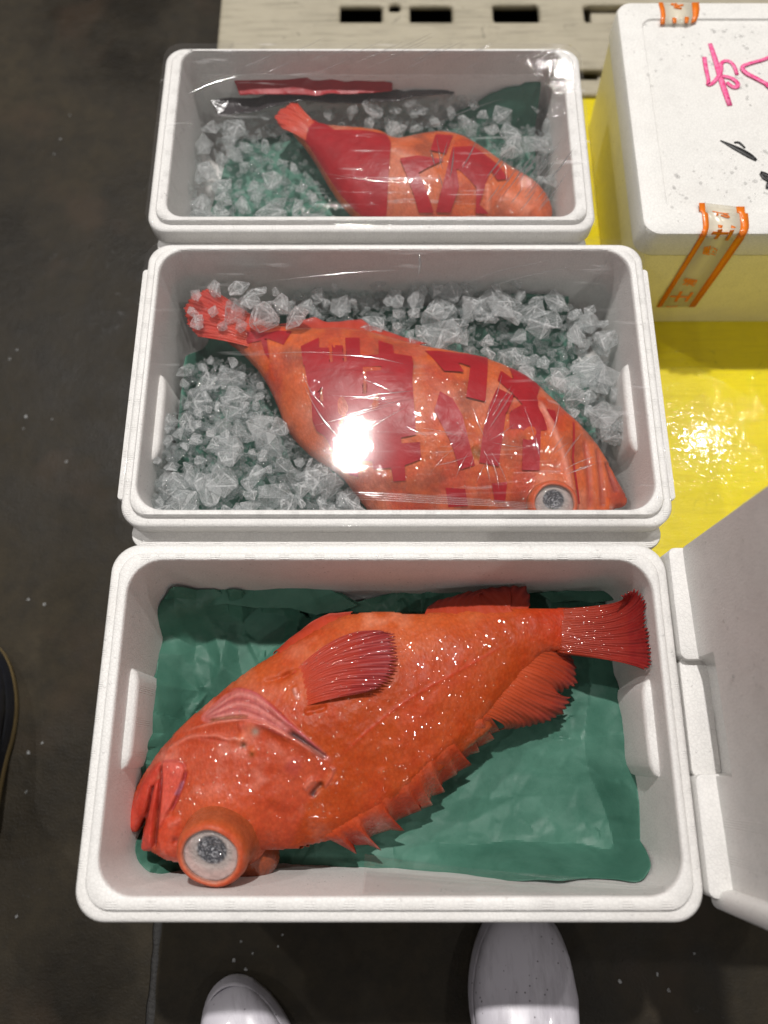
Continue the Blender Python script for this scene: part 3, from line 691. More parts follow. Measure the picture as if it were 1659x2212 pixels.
# spiny dorsal fin: a saw of spines
spb = W(CP([(290, 1900), (410, 1820), (520, 1750), (650, 1660), (800, 1560), (940, 1440), (1060, 1330), (1190, 1220), (1320, 1110), (1420, 1050)]), ZM+.02)
spt_p = CP([(380, 1945), (470, 1995), (528, 2030), (508, 1968), (610, 1965), (702, 2008), (640, 1945), (612, 1925), (650, 1895), (760, 1862), (858, 1872), (790, 1840), (778, 1822), (820, 1790), (900, 1755), (978, 1728), (968, 1722), (1055, 1692), (1035, 1668), (1045, 1632), (1138, 1600), (1110, 1575), (1125, 1535), (1222, 1480), (1225, 1462), (1322, 1415), (1268, 1400), (1262, 1385), (1310, 1345), (1378, 1325), (1365, 1295), (1480, 1238), (1458, 1200), (1520, 1180)])
spt = W(spt_p, .098)
def spiny(parent, base, tip, z0, z1):
    T = []; 
    for a, b in zip(tip[:-1], tip[1:]):
        for k in range(5): T.append(a+(b-a)*k/5)
    T = np.array(T+[tip[-1]]); nu = len(T); t = np.linspace(0, 1, nu); sl = np.r_[0, np.cumsum(np.hypot(*np.diff(base, axis=0).T))]; sl /= sl[-1]
    tl = np.r_[0, np.cumsum(np.hypot(*np.diff(smooth_line(T, 0), axis=0).T))]
    Bx = np.stack([np.interp(t, sl, base[:, k]) for k in (0, 1)], 1); nv = 14; v = []; cc = []
    # height of each margin point over the base decides how spiny it is
    hgt = np.hypot(*(T-Bx).T); pale = np.zeros(nu); pale[[q*5 for q in range(len(tip)) if 0 < q < len(tip)-1 and np.hypot(*(tip[q]-base.mean(0))) > 0 and q % 3 == 2]] = 1
    for j in range(nv):
        w = j/(nv-1); p = Bx*(1-w)+T*w; fold = (.0011*np.cos(t*(nu-1)/15*2*np.pi)+.0012*np.sin(t*37+np.sin(t*19)*2))*np.sin(w*2.6)
        zz0 = ztop1(Bx[:, 0], Bx[:, 1])-.0022
        z = zz0+(z1-zz0)*w**1.5+fold*.6+.0030*float(sstep(0, .4, w))*(1-w)
        v += list(np.c_[p, z]); cc += list(lerp(np.tile(sc3(.52, .07, .011), (nu, 1)), (.40, .032, .014), np.full(nu, w**.7))+np.clip(fold, 0, 1)[:, None]*np.array([20, 20, 15])+(pale*w**6)[:, None]*np.array([.2, .22, .2]))
    o = mesh('spiny_dorsal_fin', v, grid_faces(nu, nv), M_fish, parent, col=np.array(cc)); m = o.modifiers.new('thickness', 'SOLIDIFY'); m.thickness = .0010; m.offset = 0
spiny(fish1, spb, spt, b1.Z(spb[:, 0], spb[:, 1]), .099)

# bulging eye
def eye(parent, c, ax, r, ln, second=True):
    ax = Vector(ax).normalized(); q = ax.to_track_quat('Z', 'Y').to_matrix(); c = Vector(c)
    n = 56; nn = Noise(21)
    def rev(prof, noise=0.):
        v = []
        for i, (rr, zz) in enumerate(prof):
            for k in range(n):
                a = 2*math.pi*k/n; r2 = rr*(1+noise*(float(nn(math.cos(a)*2, math.sin(a)*2+zz*90, 1.))))*(1+.05*math.cos(a*2+.6))
                v.append(c+q @ Vector((r2*math.cos(a), r2*math.sin(a), zz)))
        return [tuple(p) for p in v]
    prof = [(r*1.42, -ln*1.02), (r*1.22, -ln*.82), (r*1.10, -ln*.6), (r*1.06, -ln*.35), (r*1.07, -ln*.15), (r*1.04, -.002), (r*.985, .003), (r*.91, .0052), (r*.85, .0054), (r*.81, .0040), (r*.79, .002)]
    vs = rev(prof, .05); tone = []
    for i in range(len(prof)):
        base_ = [(.64, .11, .035), (.58, .12, .04), (.50, .13, .05), (.46, .13, .06), (.52, .14, .06), (.60, .14, .05), (.66, .13, .05), (.66, .12, .05), (.68, .2, .12), (.7, .32, .26), (.7, .4, .36)][i]
        tone += [base_]*n
    E_ = mesh('bulging_eye', vs, grid_faces(n, len(prof), True), M_fish, parent, col=np.array(tone)*np.array([.80, .72, .62]))
    nr = 22; dv = []; dc = []
    for i in range(nr+1):
        rr = r*.80*(1-i/nr)
        for k in range(n):
            a = 2*math.pi*k/n; X_ = rr*math.cos(a); Y_ = rr*math.sin(a)
            dp = math.hypot(X_-r*.02, Y_-r*.17)/r
            zz = .001-.004*(1-min(1, dp/.46))**.8+.0016*float(nn(X_*420+9, Y_*420, 1.))*(1 if dp < .5 else .3)
            dv.append(tuple(c+q @ Vector((X_*(1+.05*math.cos(a*2+.6)), Y_*(1+.05*math.cos(a*2+.6)), zz))))
            w = float(sstep(.40, .50, dp)); w2 = float(sstep(.5, .8, dp))
            sp = max(0, float(nn(X_*700, Y_*700, 1.))*2)  # pale specks in the pupil: white glints put into the colour
            dark = np.array([.03, .033, .045])+sp*np.array([.5, .5, .52])*.9; pale = np.array([.55, .47, .44])*(1-w2)+np.array([.74, .52, .48])*w2
            pale = pale*(1-.5*max(0, float(nn(X_*260, Y_*260+4, 1.))))
            dc.append(dark*(1-w)+pale*w)
    d_o = mesh('iris', dv, grid_faces(n, nr+1, True), M_iris, E_, col=np.array(dc))
    d_o.location = -Vector(parent.location)*0
    cv = rev([(r*.83*math.cos(R(k*9)), .0025+r*.26*math.sin(R(k*9))) for k in range(11)])
    mesh('cornea', cv, grid_faces(n, 11, True), M_cornea, E_)
    for o in (d_o, bpy.data.objects[-1] if False else E_.children[-1]): pass
    return E_
def iris_mat():
    t = NT('eye_iris'); b = t.attr(); n = t.bump(t.noise(330, 3, .7, dist=1.5), 1., .002)
    return t.set(col=b, rough=.16, nrm=n, coat=1., coatr=.03)
M_iris = iris_mat()
M_cornea = film_mat('clear_cornea', .02, .0, .03, .3)
def fix_children(o, off):
    """children meshes were built in world space: shift their data to their parent's frame"""
    for c in o.children:
        c.data.transform(Matrix.Translation(-Vector(off)))
ecen = P(*CH([(627, 1345)])[0], .178)
E1 = eye(fish1, (ecen[0], ecen[1], .176), (-.05, -.36, .9), .0325, .052)
fix_children(E1, fish1.location)
# the other eye shows as a second swelling under the head
def ball(name, parent, c, rx, ry, rz, tone, mat, seg=28):
    v, cc = [], []
    for j in range(seg//2+1):
        th = math.pi*j/(seg//2)
        for k in range(seg):
            a = 2*math.pi*k/seg; v.append((c[0]+rx*math.sin(th)*math.cos(a), c[1]+ry*math.sin(th)*math.sin(a), c[2]+rz*math.cos(th))); cc.append(tone)
    return mesh(name, v, grid_faces(seg, seg//2+1, True), mat, parent, col=np.array(cc))
bc = P(*CH([(850, 1385)])[0], .10)
ball('lower_eye', fish1, (bc[0]+.002, bc[1]+.004, .090), .036, .028, .030, (.24, .045, .012), M_fish)  # tone darkened to carry the shadow it lies in

# ------------------------------------------------------------------ green paper
def crumple(x, y, n, seed, amp, bounds):
    rs = np.random.RandomState(seed); x0, y0, x1, y1 = bounds
    pts = np.c_[rs.uniform(x0-.05, x1+.05, n), rs.uniform(y0-.05, y1+.05, n)]
    pts = np.r_[pts, [(x0-.1, y0-.1), (x1+.1, y0-.1), (x1+.1, y1+.1), (x0-.1, y1+.1)]]
    hh = rs.rand(len(pts))-.5
    res = geometry.delaunay_2d_cdt([Vector(p) for p in pts], [], [], 0, 1e-6)
    vs, fs, ov = res[0], res[2], res[3]; hv = [hh[o[0]] if o else 0 for o in ov]
    z = np.zeros(len(x))
    for t in fs:
        a, b, c = [np.array(vs[i]) for i in t]; den = (b[1]-c[1])*(a[0]-c[0])+(c[0]-b[0])*(a[1]-c[1])
        if abs(den) < 1e-12: continue
        l0 = ((b[1]-c[1])*(x-c[0])+(c[0]-b[0])*(y-c[1]))/den; l1 = ((c[1]-a[1])*(x-c[0])+(a[0]-c[0])*(y-c[1]))/den; l2 = 1-l0-l1
        m = (l0 >= -1e-7) & (l1 >= -1e-7) & (l2 >= -1e-7)
        z = np.where(m, l0*hv[t[0]]+l1*hv[t[1]]+l2*hv[t[2]], z)
    return z*amp
ppoly = C1([(275, 1540), (292, 1430), (340, 1300), (400, 1150), (422, 980), (412, 700), (410, 430), (440, 402), (492, 400), (492, 262), (545, 240), (620, 255), (740, 306), (748, 290), (860, 290), (1000, 270), (1150, 280), (1260, 325), (1372, 388)]) + \
        CP([(560, 300), (700, 255), (850, 225), (960, 178), (1100, 180), (1500, 186)]) + CT([(100, 140), (500, 150), (800, 165), (1000, 170), (1170, 168), (1205, 230), (1130, 330), (1130, 700), (1190, 712), (1225, 800), (1280, 960), (1296, 1200), (1310, 1450), (1340, 1749)]) + \
        C2([(1140, 1200), (1150, 1400), (1190, 1470), (1232, 1520), (1205, 1540), (1050, 1545), (850, 1530), (600, 1500), (380, 1472), (150, 1452), (0, 1450)]) + C1([(1200, 1665), (900, 1670), (600, 1652), (420, 1650), (330, 1612)])
pw = W(ppoly, .066)
def paper(name, poly, seed, zf, amps, label, res=.0022, parent=None, zmin=.0535, clip=None):
    b = (poly[:, 0].min(), poly[:, 1].min(), poly[:, 0].max(), poly[:, 1].max())
    x, y, f, s = sheet((b[0]-.005, b[1]-.005, b[2]+.005, b[3]+.005), res, lambda X, Y: np.maximum(sdf(poly, X, Y), clip(X, Y)) if clip else sdf(poly, X, Y))
    z = zf(x, y)
    for n, a, msk in amps: seed += 1; z = z+crumple(x, y, n, seed, a, b)*(msk(x, y) if msk else 1)
    z = np.maximum(z, zmin)
    o = mesh(name, np.c_[x, y, z], f, M_paper, sharp=17, origin=((b[0]+b[2])/2, (b[1]+b[3])/2, .05))
    m = o.modifiers.new('thickness', 'SOLIDIFY'); m.thickness = .0006; m.offset = 0
    tag(o, label, 'paper'); return o
FW = B1i[2]; XL = B1i[0]+.004; XR = B1i[1]-.004
def rr_sdf(x, y, x0, x1, y0, y1, r):
    qx = np.abs(x-(x0+x1)/2)-(x1-x0)/2+r; qy = np.abs(y-(y0+y1)/2)-(y1-y0)/2+r
    return np.hypot(np.maximum(qx, 0), np.maximum(qy, 0))+np.minimum(np.maximum(qx, qy), 0)-r
wall1 = lambda x, y: rr_sdf(x, y, XL, XR, FW+.003, B1i[3]-.006, .034)
def z1(x, y):
    d = -wall1(x, y)
    H = .046*sstep(-.20, -.25, x)*sstep(-.07, 0., y)+.042*sstep(.20, .25, x)*sstep(.11, .05, y)
    H = np.maximum(H, .050*sstep(-.20, -.24, x)*sstep(-.04, -.08, y)); H = np.maximum(H, (.024+.075*sstep(-.02, .22, x))*sstep(-.055, -.10, y)*sstep(-.05, .06, x)); H = np.maximum(H, .018*sstep(.15, .18, y))
    wd = .040+.035*nz.fbm(x, y, 9, 2); H = H*.85
    z = .0625+H*np.clip(1-(d-.002)/wd, 0, 1)*(1+.35*nz.fbm(x, y, 22, 2))
    return z+.028*np.exp(-(((x+.235)/.03)**2+((y-.175)/.02)**2))
pw = np.array([((p[0] if p[0] < .20 or p[1] > .12 else XR+.01), (FW-.01 if p[1] < FW+.035 and p[0] > -.02 else p[1])) for p in pw])
pw[:, 0] = np.where((pw[:, 0] < -.2) & (pw[:, 1] > -.02) & (pw[:, 1] < .17), XL-.01, pw[:, 0])
left = lambda x, y: .22+.9*sstep(.03, -.08, x)*sstep(-.08, .02, y)+.5*sstep(.13, .17, y)+.35*sstep(-.08, -.11, y)
PP = paper('green_paper', pw, 4, z1, [(60, .030, left), (230, .026, left), (700, .013, left), (1500, .0022, None), (120, .006, None)], 'crumpled wet green paper spread under the bare rockfish in the front box', .0018, clip=lambda X, Y: wall1(X, Y)+.001+.010*np.abs(nz.fbm(X, Y, 16, 2)))
def fold(pts, z, seed, amps):
    q = W(pts, z); b = (q[:, 0].min(), q[:, 1].min(), q[:, 0].max(), q[:, 1].max())
    x, y, f, s = sheet((b[0]-.005, b[1]-.005, b[2]+.005, b[3]+.005), .0018, lambda X, Y: sdf(q, X, Y))
    zz = np.full(len(x), z)
    for n, a in amps: seed += 1; zz = zz+crumple(x, y, n, seed, a, b)
    off = Vector(PP.location); o = mesh('folded_edge', np.c_[x, y, zz]-np.array(off), f, M_paper, PP, sharp=None) if False else mesh('folded_edge', np.c_[x, y, zz], f, M_paper, PP, sharp=None)
    m = o.modifiers.new('thickness', 'SOLIDIFY'); m.thickness = .0006; m.offset = 0
fold(C1([(492, 400), (492, 262), (545, 240), (620, 255), (740, 306), (748, 290), (860, 290), (1000, 270), (1150, 280), (1260, 325), (1372, 388), (1290, 420), (1180, 440), (1060, 405), (900, 402), (760, 385), (650, 400), (560, 385)]), .092, 51, [(14, .016), (60, .010)])
fold(CT([(600, 190), (800, 165), (1000, 170), (1170, 168), (1205, 232), (1000, 262), (880, 245), (700, 262)]), .098, 56, [(10, .008), (30, .005)])
def zback(i):
    return lambda x, y: .075+.045*sstep(i[3]-.05, i[3]-.012, y)+.03*sstep(i[0]+.05, i[0]+.012, x)+.03*sstep(i[1]-.05, i[1]-.012, x)
def inset(i, e): return smooth_poly([(i[0]+e, i[2]+e), (i[1]-e, i[2]+e), (i[1]-e, i[3]-e), (i[0]+e, i[3]-e)], 1)
p2 = np.array([(B2i[0]+.016, B2i[2]+.012), (B2i[1]-.03, B2i[2]+.012), (B2i[1]-.026, .45), (B2i[1]-.055, B2i[3]-.012), (B2i[1]-.13, B2i[3]-.009), (B2i[1]-.16, B2i[3]-.02), (-.1, B2i[3]-.022), (B2i[0]+.05, B2i[3]-.03), (B2i[0]+.018, .5)])
paper('green_paper', p2, 14, lambda x, y: .088+.03*sstep(B2i[0]+.035, B2i[0]+.016, x)+.035*sstep(B2i[3]-.03, B2i[3]-.012, y), [(60, .014, None), (250, .007, None)], 'wet green paper lining under the ice in the middle box', .003)
p3 = np.array([(B3i[0]+.02, B3i[2]+.01), (B3i[1]-.02, B3i[2]+.01), (B3i[1]-.02, B3i[3]-.006), (B3i[1]-.04, B3i[3]-.006), (B3i[1]-.17, B3i[3]-.02), (-.1, B3i[3]-.03), (B3i[0]+.05, B3i[3]-.05), (B3i[0]+.03, .75)])
paper('green_paper', p3, 24, lambda x, y: .092+.06*sstep(B3i[3]-.05, B3i[3]-.010, y)*sstep(.05, .2, x), [(80, .020, None), (300, .010, None)], 'wet green paper under ice around the small rockfish in the farthest box', .003)

# ------------------------------------------------------------------ wrapped fish in the ice boxes
def wrapped_fish(label, outl, zm, top, bot, seed, marks, loc):
    o = smooth_poly(W(outl, zm), 2); b = Body(o, zm, top, bot, .0018)
    x, y, f, s = sheet(b.bounds, b.res, lambda X, Y: sdf(o, X, Y)); u = np.sqrt(b.U(x, y)); nn = Noise(seed)
    zt = zm+top*u+.003*nn.fbm(x, y, 26, 3)*np.clip(-s/.01, 0, 1); zb = np.maximum(zm-bot*u**.8, zm-bot*.8)
    col = lerp(np.tile(sc3(.58, .105, .017), (len(x), 1)), (.44, .040, .014), np.clip(nn.fbm(x, y, 24, 5)*3, 0, 1)*.8)
    col = lerp(col, (.62, .24, .16), np.clip(nn.fbm(x+2, y, 18, 4)*2.6-.1, 0, 1)*.55)
    col = lerp(col, (.20, .035, .012), np.clip(nn.fbm(x+7, y, 30, 4)*3-.35, 0, 1)*.6)
    zt, col = marks(b, x, y, zt, col)
    r = empty('wrapped_rockfish', loc); tag(r, label, 'fish')
    closed_sheet('body', x, y, f, s, zt, zb, M_fishw, r, col)
    return r, b
def draw(b, x, y, zt, col, pts, amp, wl, wr=None, tone=None, tw=None, ts=.7):
    L = smooth_line(b.S(pts), 2); d, sg, rn = dline(L, x, y, True); w = np.where(sg > 0, wl, wr or wl); en = sstep(0, .12, rn)*sstep(1, .88, rn)
    zt = zt+amp*np.exp(-(d/w)**2)*en
    if tone is not None: col = lerp(col, tone, ts*np.exp(-(d/(tw or wl))**2)*en)
    return zt, col
out2 = [(470, 690), (486, 672), (515, 668), (560, 690), (600, 708), (645, 714), (760, 712), (850, 736), (920, 758), (1050, 776), (1150, 826), (1200, 876), (1260, 930), (1300, 980), (1330, 1040), (1356, 1080), (1350, 1095), (1322, 1096), (1318, 1120),
        (1290, 1148), (1200, 1152), (1050, 1150), (900, 1148), (820, 1130), (770, 1070), (735, 1020), (680, 990), (620, 935), (598, 870), (562, 800), (520, 758), (488, 735), (470, 715)]
def marks2(b, x, y, zt, col):
    D = lambda *a, **k: draw(b, x, y, *a, **k)
    for a, am, w1, w2, tn in ((CB([(870, 420), (950, 560), (1010, 700), (1080, 900), (1100, 1150)]), .003, .003, .008, (.8, .36, .28)),
                              (CB([(1200, 700), (1230, 900), (1240, 1230)]), -.003, .003, .003, (.35, .04, .03)), (CB([(1290, 760), (1320, 950), (1330, 1230)]), -.004, .003, .003, (.3, .03, .02)),
                              (CB([(1360, 860), (1400, 1000), (1440, 1100)]), -.005, .003, .003, (.2, .02, .02)),
                              (CB([(400, 760), (450, 830), (520, 800)]), -.003, .006, .006, (.25, .10, .02)),
                              (CD([(830, 630), (1090, 640), (1300, 620)]), .002, .003, .003, (.6, .03, .02))):
        zt, col = draw(b, x, y, zt, col, a, am, w1, w2, tn, w1*1.3)
    e = b.S([(1195, 1068)])[0]; d = np.hypot(x-e[0], y-e[1]); zt = zt+.010*np.exp(-(d/.026)**2)
    col = lerp(col, (.62, .03, .02), sstep(-.20, -.25, x)*.6)
    return zt, col
ZM2 = .138
wf2, bf2 = wrapped_fish('large orange rockfish with red bag print, wrapped among ice in the middle box', out2, ZM2, .052, .045, 31, marks2, (0, .42, .1))
t2 = lambda px_, py_: bf2.Z(px_, py_)+.001
fin('caudal_fin', wf2, W([(575, 700), (560, 725), (545, 752)], .15), W([(495, 650), (475, 690), (470, 735)], .152), W([(455, 622), (415, 632), (393, 662), (400, 700), (425, 728)], .150), 'body', .154, .150, 16, (sc3(.46, .04, .012), sc3(.34, .018, .012), sc3(.34, .03, .02), sc3(.42, .05, .03)), amp=.0006, ragged=.5, seed=6, top=t2)
fin('spiny_dorsal_fin', wf2, W([(640, 760), (760, 790), (900, 800)], .15), W([(630, 715), (760, 705), (900, 750)], .150), W([(600, 700), (680, 685), (700, 700), (780, 690), (800, 705), (930, 745)], .146), 'body', .152, .146, 9, (sc3(.46, .05, .012), sc3(.34, .022, .012), sc3(.30, .03, .02), sc3(.42, .05, .03)), amp=.0008, ragged=.8, seed=16, top=t2)
e2 = P(1193, 1092, .172)
E2 = eye(wf2, (e2[0], e2[1], .1795), (.05, -.25, .9), .026, .030); fix_children(E2, wf2.location)
out3 = C5([(545, 320), (560, 296), (592, 285), (618, 305), (650, 330), (700, 335), (800, 345), (875, 355), (897, 388), (925, 392), (970, 370), (1050, 358), (1110, 360), (1190, 400), (1270, 458), (1340, 498), (1400, 530), (1445, 590), (1455, 640), (1440, 680),
           (1300, 690), (1100, 690), (900, 690), (800, 665), (730, 600), (670, 510), (630, 440), (603, 400), (575, 370), (550, 342)])
def marks3(b, x, y, zt, col):
    for a, am, w1, w2, tn in ((C5([(1230, 520), (1235, 580), (1225, 640)]), .003, .003, .007, (.7, .25, .15)), (C5([(1280, 560), (1330, 590), (1380, 640)]), .004, .010, .010, (.75, .3, .2)), (C5([(890, 400), (940, 430), (1000, 440)]), -.002, .004, None, (.7, .3, .2))):
        zt, col = draw(b, x, y, zt, col, a, am, w1, w2, tn, w1*1.3)
    return zt, col
wf3, bf3 = wrapped_fish('smaller orange rockfish with red print wrapped on ice in the farthest box', out3, .128, .040, .035, 41, marks3, (0, .78, .1))

t3 = lambda px_, py_: bf3.Z(px_, py_)+.001
fin('caudal_fin', wf3, W(C5([(640, 320), (625, 350), (605, 372)]), .14), W(C5([(585, 265), (570, 310), (545, 345)]), .142), W(C5([(572, 240), (545, 248), (515, 265), (488, 290), (500, 312), (520, 335)]), .140), 'body', .143, .140, 12, (sc3(.46, .05, .012), sc3(.44, .03, .015), sc3(.40, .03, .02), sc3(.46, .07, .03)), amp=.0006, ragged=.5, seed=9, top=t3)
# the printed bags that hug them: clear film with red lettering, cut from the same sheet
def ink_mat():
    t = NT('red_bag_ink'); n = t.bump(t.noise(90, 3, .6, dist=.8), .35, .0016)
    c = t.mix(t.ramp(t.noise(40, 4), (.35, 0.), (.7, 1.)), (.27, .002, .007), (.34, .005, .011))
    return t.set(col=c, rough=.40, nrm=n, coat=.12, coatr=.06, alpha=.93, spec=.3)
M_ink = ink_mat()
def printed_bag(label, b, outl, polys, cuts, loc, cover=None):
    r = empty('printed_bag', loc); tag(r, label, 'plastic bag'); nn = Noise(77)
    eb = np.array(cover) if cover is not None else None
    zf = lambda x, y: (0 if eb is None else .030*np.exp(-(((x-eb[0])**2+(y-eb[1])**2)/.026**2)))+b.zm+b.top*np.sqrt(np.clip(b.U(x, y), 0, 1))+.0018+.0010*nn.fbm(x, y, 45, 3)
    bb = (b.o[:, 0].min()-.02, b.o[:, 1].min()-.02, b.o[:, 0].max()+.02, b.o[:, 1].max()+.02)
    o = b.o
    x, y, f, s = sheet(bb, .003, lambda X, Y: sdf(o, X, Y)+.001)
    mesh('clear_film', np.c_[x, y, zf(x, y)-.0008], f, M_wrap, r)
    for grp in polys:
        q = [np.array(b.S(p)) for p in grp]; allq = np.concatenate(q); hq = [np.array(b.S(h)) for h in cuts]
        def fs(X, Y):
            s = np.full(X.shape, 1.)
            for p in q: s = np.minimum(s, sdf(p, X, Y))
            for h in hq: s = np.maximum(s, -sdf(h, X, Y))
            return np.maximum(s, sdf(o, X, Y)+.0012)
        x, y, f, s = sheet((allq[:, 0].min()-.004, allq[:, 1].min()-.004, allq[:, 0].max()+.004, allq[:, 1].max()+.004), .0013, fs)
        if len(f): mesh('printed_character', np.c_[x, y, zf(x, y)], f, M_ink, r)
    return r
g1_ = [CA(p) for p in ([(285, 265), (465, 180), (470, 450), (310, 450)], [(465, 278), (560, 278), (577, 450), (455, 450)], [(590, 255), (700, 255), (718, 450), (602, 450)],
       [(722, 180), (865, 178), (875, 450), (740, 450)], [(870, 355), (1055, 350), (1050, 210), (1190, 250), (1205, 335), (1380, 365), (1397, 450), (870, 450)],
       [(318, 436), (1395, 436), (1385, 600), (1420, 1140), (1270, 1170), (1280, 1225), (1460, 1210), (1470, 1380), (1310, 1440), (1320, 1590), (1200, 1600), (1175, 1465), (1010, 1480), (985, 1400), (870, 1400), (850, 1560), (770, 1540), (680, 1430), (600, 1300), (520, 1150), (440, 1100), (400, 1000), (390, 800), (340, 560)])]
g2_ = [CB([(65, 80), (170, 82), (510, 130), (495, 445), (357, 410), (388, 192), (300, 165), (342, 232), (200, 225)])]
g3_ = [CB([(605, 225), (695, 285), (665, 200), (820, 250), (885, 345), (862, 410), (880, 485), (995, 510), (1005, 655), (890, 650), (880, 940), (755, 935), (762, 640), (668, 640), (665, 520), (760, 465), (700, 400), (582, 290)]),
       CB([(580, 345), (700, 405), (640, 540), (602, 800), (590, 910), (450, 880), (480, 640), (520, 480)])]
g4_ = [CB([(170, 370), (260, 420), (330, 540), (370, 700), (420, 900), (310, 930), (250, 740), (130, 510)])]
g5_ = [CB([(210, 1060), (350, 1070), (370, 1190), (230, 1200)])]; g6_ = [CB([(540, 1030), (650, 1020), (635, 1160), (560, 1160)])]
g7_ = [CD([(660, 660), (830, 610), (1355, 655), (1265, 800), (1100, 740), (850, 800), (700, 790)]), CD([(1020, 760), (1080, 750), (1110, 960), (1060, 900)])]
g8_ = [CB([(1118, 590), (1132, 592), (1126, 850), (1160, 1190), (1146, 1192), (1112, 850)])]
printed_bag('clear bag with large red printed characters hugging the large fish in the middle box', bf2, out2, [g1_, g2_, g3_, g4_, g5_, g6_, g7_, g8_],
            [CA([(895, 470), (1075, 462), (1080, 500), (930, 515), (930, 740), (905, 740)]), CA([(478, 680), (500, 680), (503, 812), (482, 812)])], (0, .42, .1), (e2[0], e2[1]-.004))
q1_ = [C5([(578, 345), (640, 308), (700, 340), (878, 355), (895, 385), (880, 630), (870, 690), (800, 665), (700, 560), (650, 470), (600, 410)])]
q2_ = [C5([(925, 440), (985, 430), (1080, 445), (990, 490), (1020, 560), (1042, 632), (990, 635), (950, 500)])]
q3_ = [C5([(1050, 355), (1110, 360), (1085, 425), (1032, 412)])]
q4_ = [C5([(1108, 400), (1180, 398), (1262, 458), (1302, 510), (1262, 516), (1240, 480), (1200, 600), (1232, 640), (1185, 640), (1190, 540), (1120, 470), (1130, 540), (1100, 632), (1050, 628), (1082, 500)])]
printed_bag('clear bag with red printed blocks hugging the smaller fish in the farthest box', bf3, out3, [q1_, q2_, q3_, q4_], [], (0, .78, .1))
# rolled edge of the bag against the back wall of box 3: red print, then dark film below it
def roll(name, pts, r, mat, label=None, cat=None, sq=.55, parent=None, jit=.15, seg=14):
    pts = smooth_line(np.array(pts), 3); v = []; nn = Noise(5)
    for i, p in enumerate(pts):
        rr = r*(1+jit*2*float(nn(i*.4, 0)))*(1 if 0 < i < len(pts)-1 else .25)
        for k in range(seg):
            a = 2*math.pi*k/seg; v.append((p[0], p[1]+rr*math.cos(a), p[2]+rr*sq*math.sin(a)))
    o = mesh(name, v, grid_faces(seg, len(pts), True), mat, parent); 
    if label: tag(o, label, cat)
    return o
def p3(px, py, z): a = P(px, py, z); return (a[0], a[1], z)
def patch(name, pts, z, seed, amps, mat, label, cat, climb=0.):
    q = W(pts, z); b = (q[:, 0].min(), q[:, 1].min(), q[:, 0].max(), q[:, 1].max())
    x, y, f, s_ = sheet((b[0]-.005, b[1]-.005, b[2]+.005, b[3]+.005), .0022, lambda X, Y: sdf(q, X, Y)); zz = np.full(len(x), z)+climb*(y-b[1])/(b[3]-b[1])
    for n, a in amps: seed += 1; zz = zz+crumple(x, y, n, seed, a, b)
    o = mesh(name, np.c_[x, y, zz], f, mat, origin=((b[0]+b[2])/2, (b[1]+b[3])/2, z)); m = o.modifiers.new('thickness', 'SOLIDIFY'); m.thickness = .0006; m.offset = 0
    return tag(o, label, cat)
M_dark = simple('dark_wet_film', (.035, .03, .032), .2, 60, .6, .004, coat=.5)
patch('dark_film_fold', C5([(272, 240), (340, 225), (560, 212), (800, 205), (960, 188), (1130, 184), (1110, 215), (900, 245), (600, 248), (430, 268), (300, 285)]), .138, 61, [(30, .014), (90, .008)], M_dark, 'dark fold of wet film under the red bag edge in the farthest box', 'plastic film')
patch('printed_bag_edge', C5([(345, 156), (480, 150), (620, 154), (760, 166), (900, 184), (900, 204), (760, 214), (560, 220), (372, 216)]), .150, 66, [(30, .005), (80, .003)], M_ink, 'red printed bag edge folded up against the back wall of the farthest box', 'plastic bag', .012)

# ------------------------------------------------------------------ ice
rng = random.Random(9)
def hull(seed, n=11, flat=.6, sub=1):
    r = random.Random(seed); bm = bmesh.new()
    for _ in range(n):
        v = Vector((r.gauss(0, 1), r.gauss(0, 1), r.gauss(0, 1))).normalized()*r.uniform(.68, 1.18)
        bm.verts.new((v.x*r.uniform(.8, 1.15), v.y, v.z*flat))
    res = bmesh.ops.convex_hull(bm, input=bm.verts)
    bmesh.ops.delete(bm, geom=[g for g in res['geom_interior'] if isinstance(g, bmesh.types.BMVert)], context='VERTS')
    bm.faces.ensure_lookup_table(); lay = bm.faces.layers.float.new('edge')
    rb = bmesh.ops.bevel(bm, geom=list(bm.edges), offset=.055, segments=1, affect='EDGES', clamp_overlap=True)
    for fc in bm.faces: fc[lay] = 0.
    for fc in rb['faces']: fc[lay] = 1.
    return bm
ice_me = []
for k in range(22):
    bm = hull(100+k, 12+(k*3) % 11, .40+.35*(k % 3)/2); me = bpy.data.meshes.new('ice_piece'); bm.to_mesh(me); bm.free()
    me.polygons.foreach_set('use_smooth', [False]*len(me.polygons)); me.materials.append(M_ice); ice_me.append(me)
def pts_in(poly, n, rs, mind, avoid=None):
    out = []; lo, hi = poly.min(0), poly.max(0); tries = 0
    while len(out) < n and tries < n*60:
        tries += 1; p = rs.uniform(lo, hi)
        if not inside(poly, np.array([p[0]]), np.array([p[1]]))[0]: continue
        if avoid is not None and sdf(avoid, np.array([p[0]]), np.array([p[1]]))[0] < .004: continue
        if out and min((p[0]-q[0])**2+(p[1]-q[1])**2 for q in out) < mind**2: continue
        out.append(tuple(p))
    return out
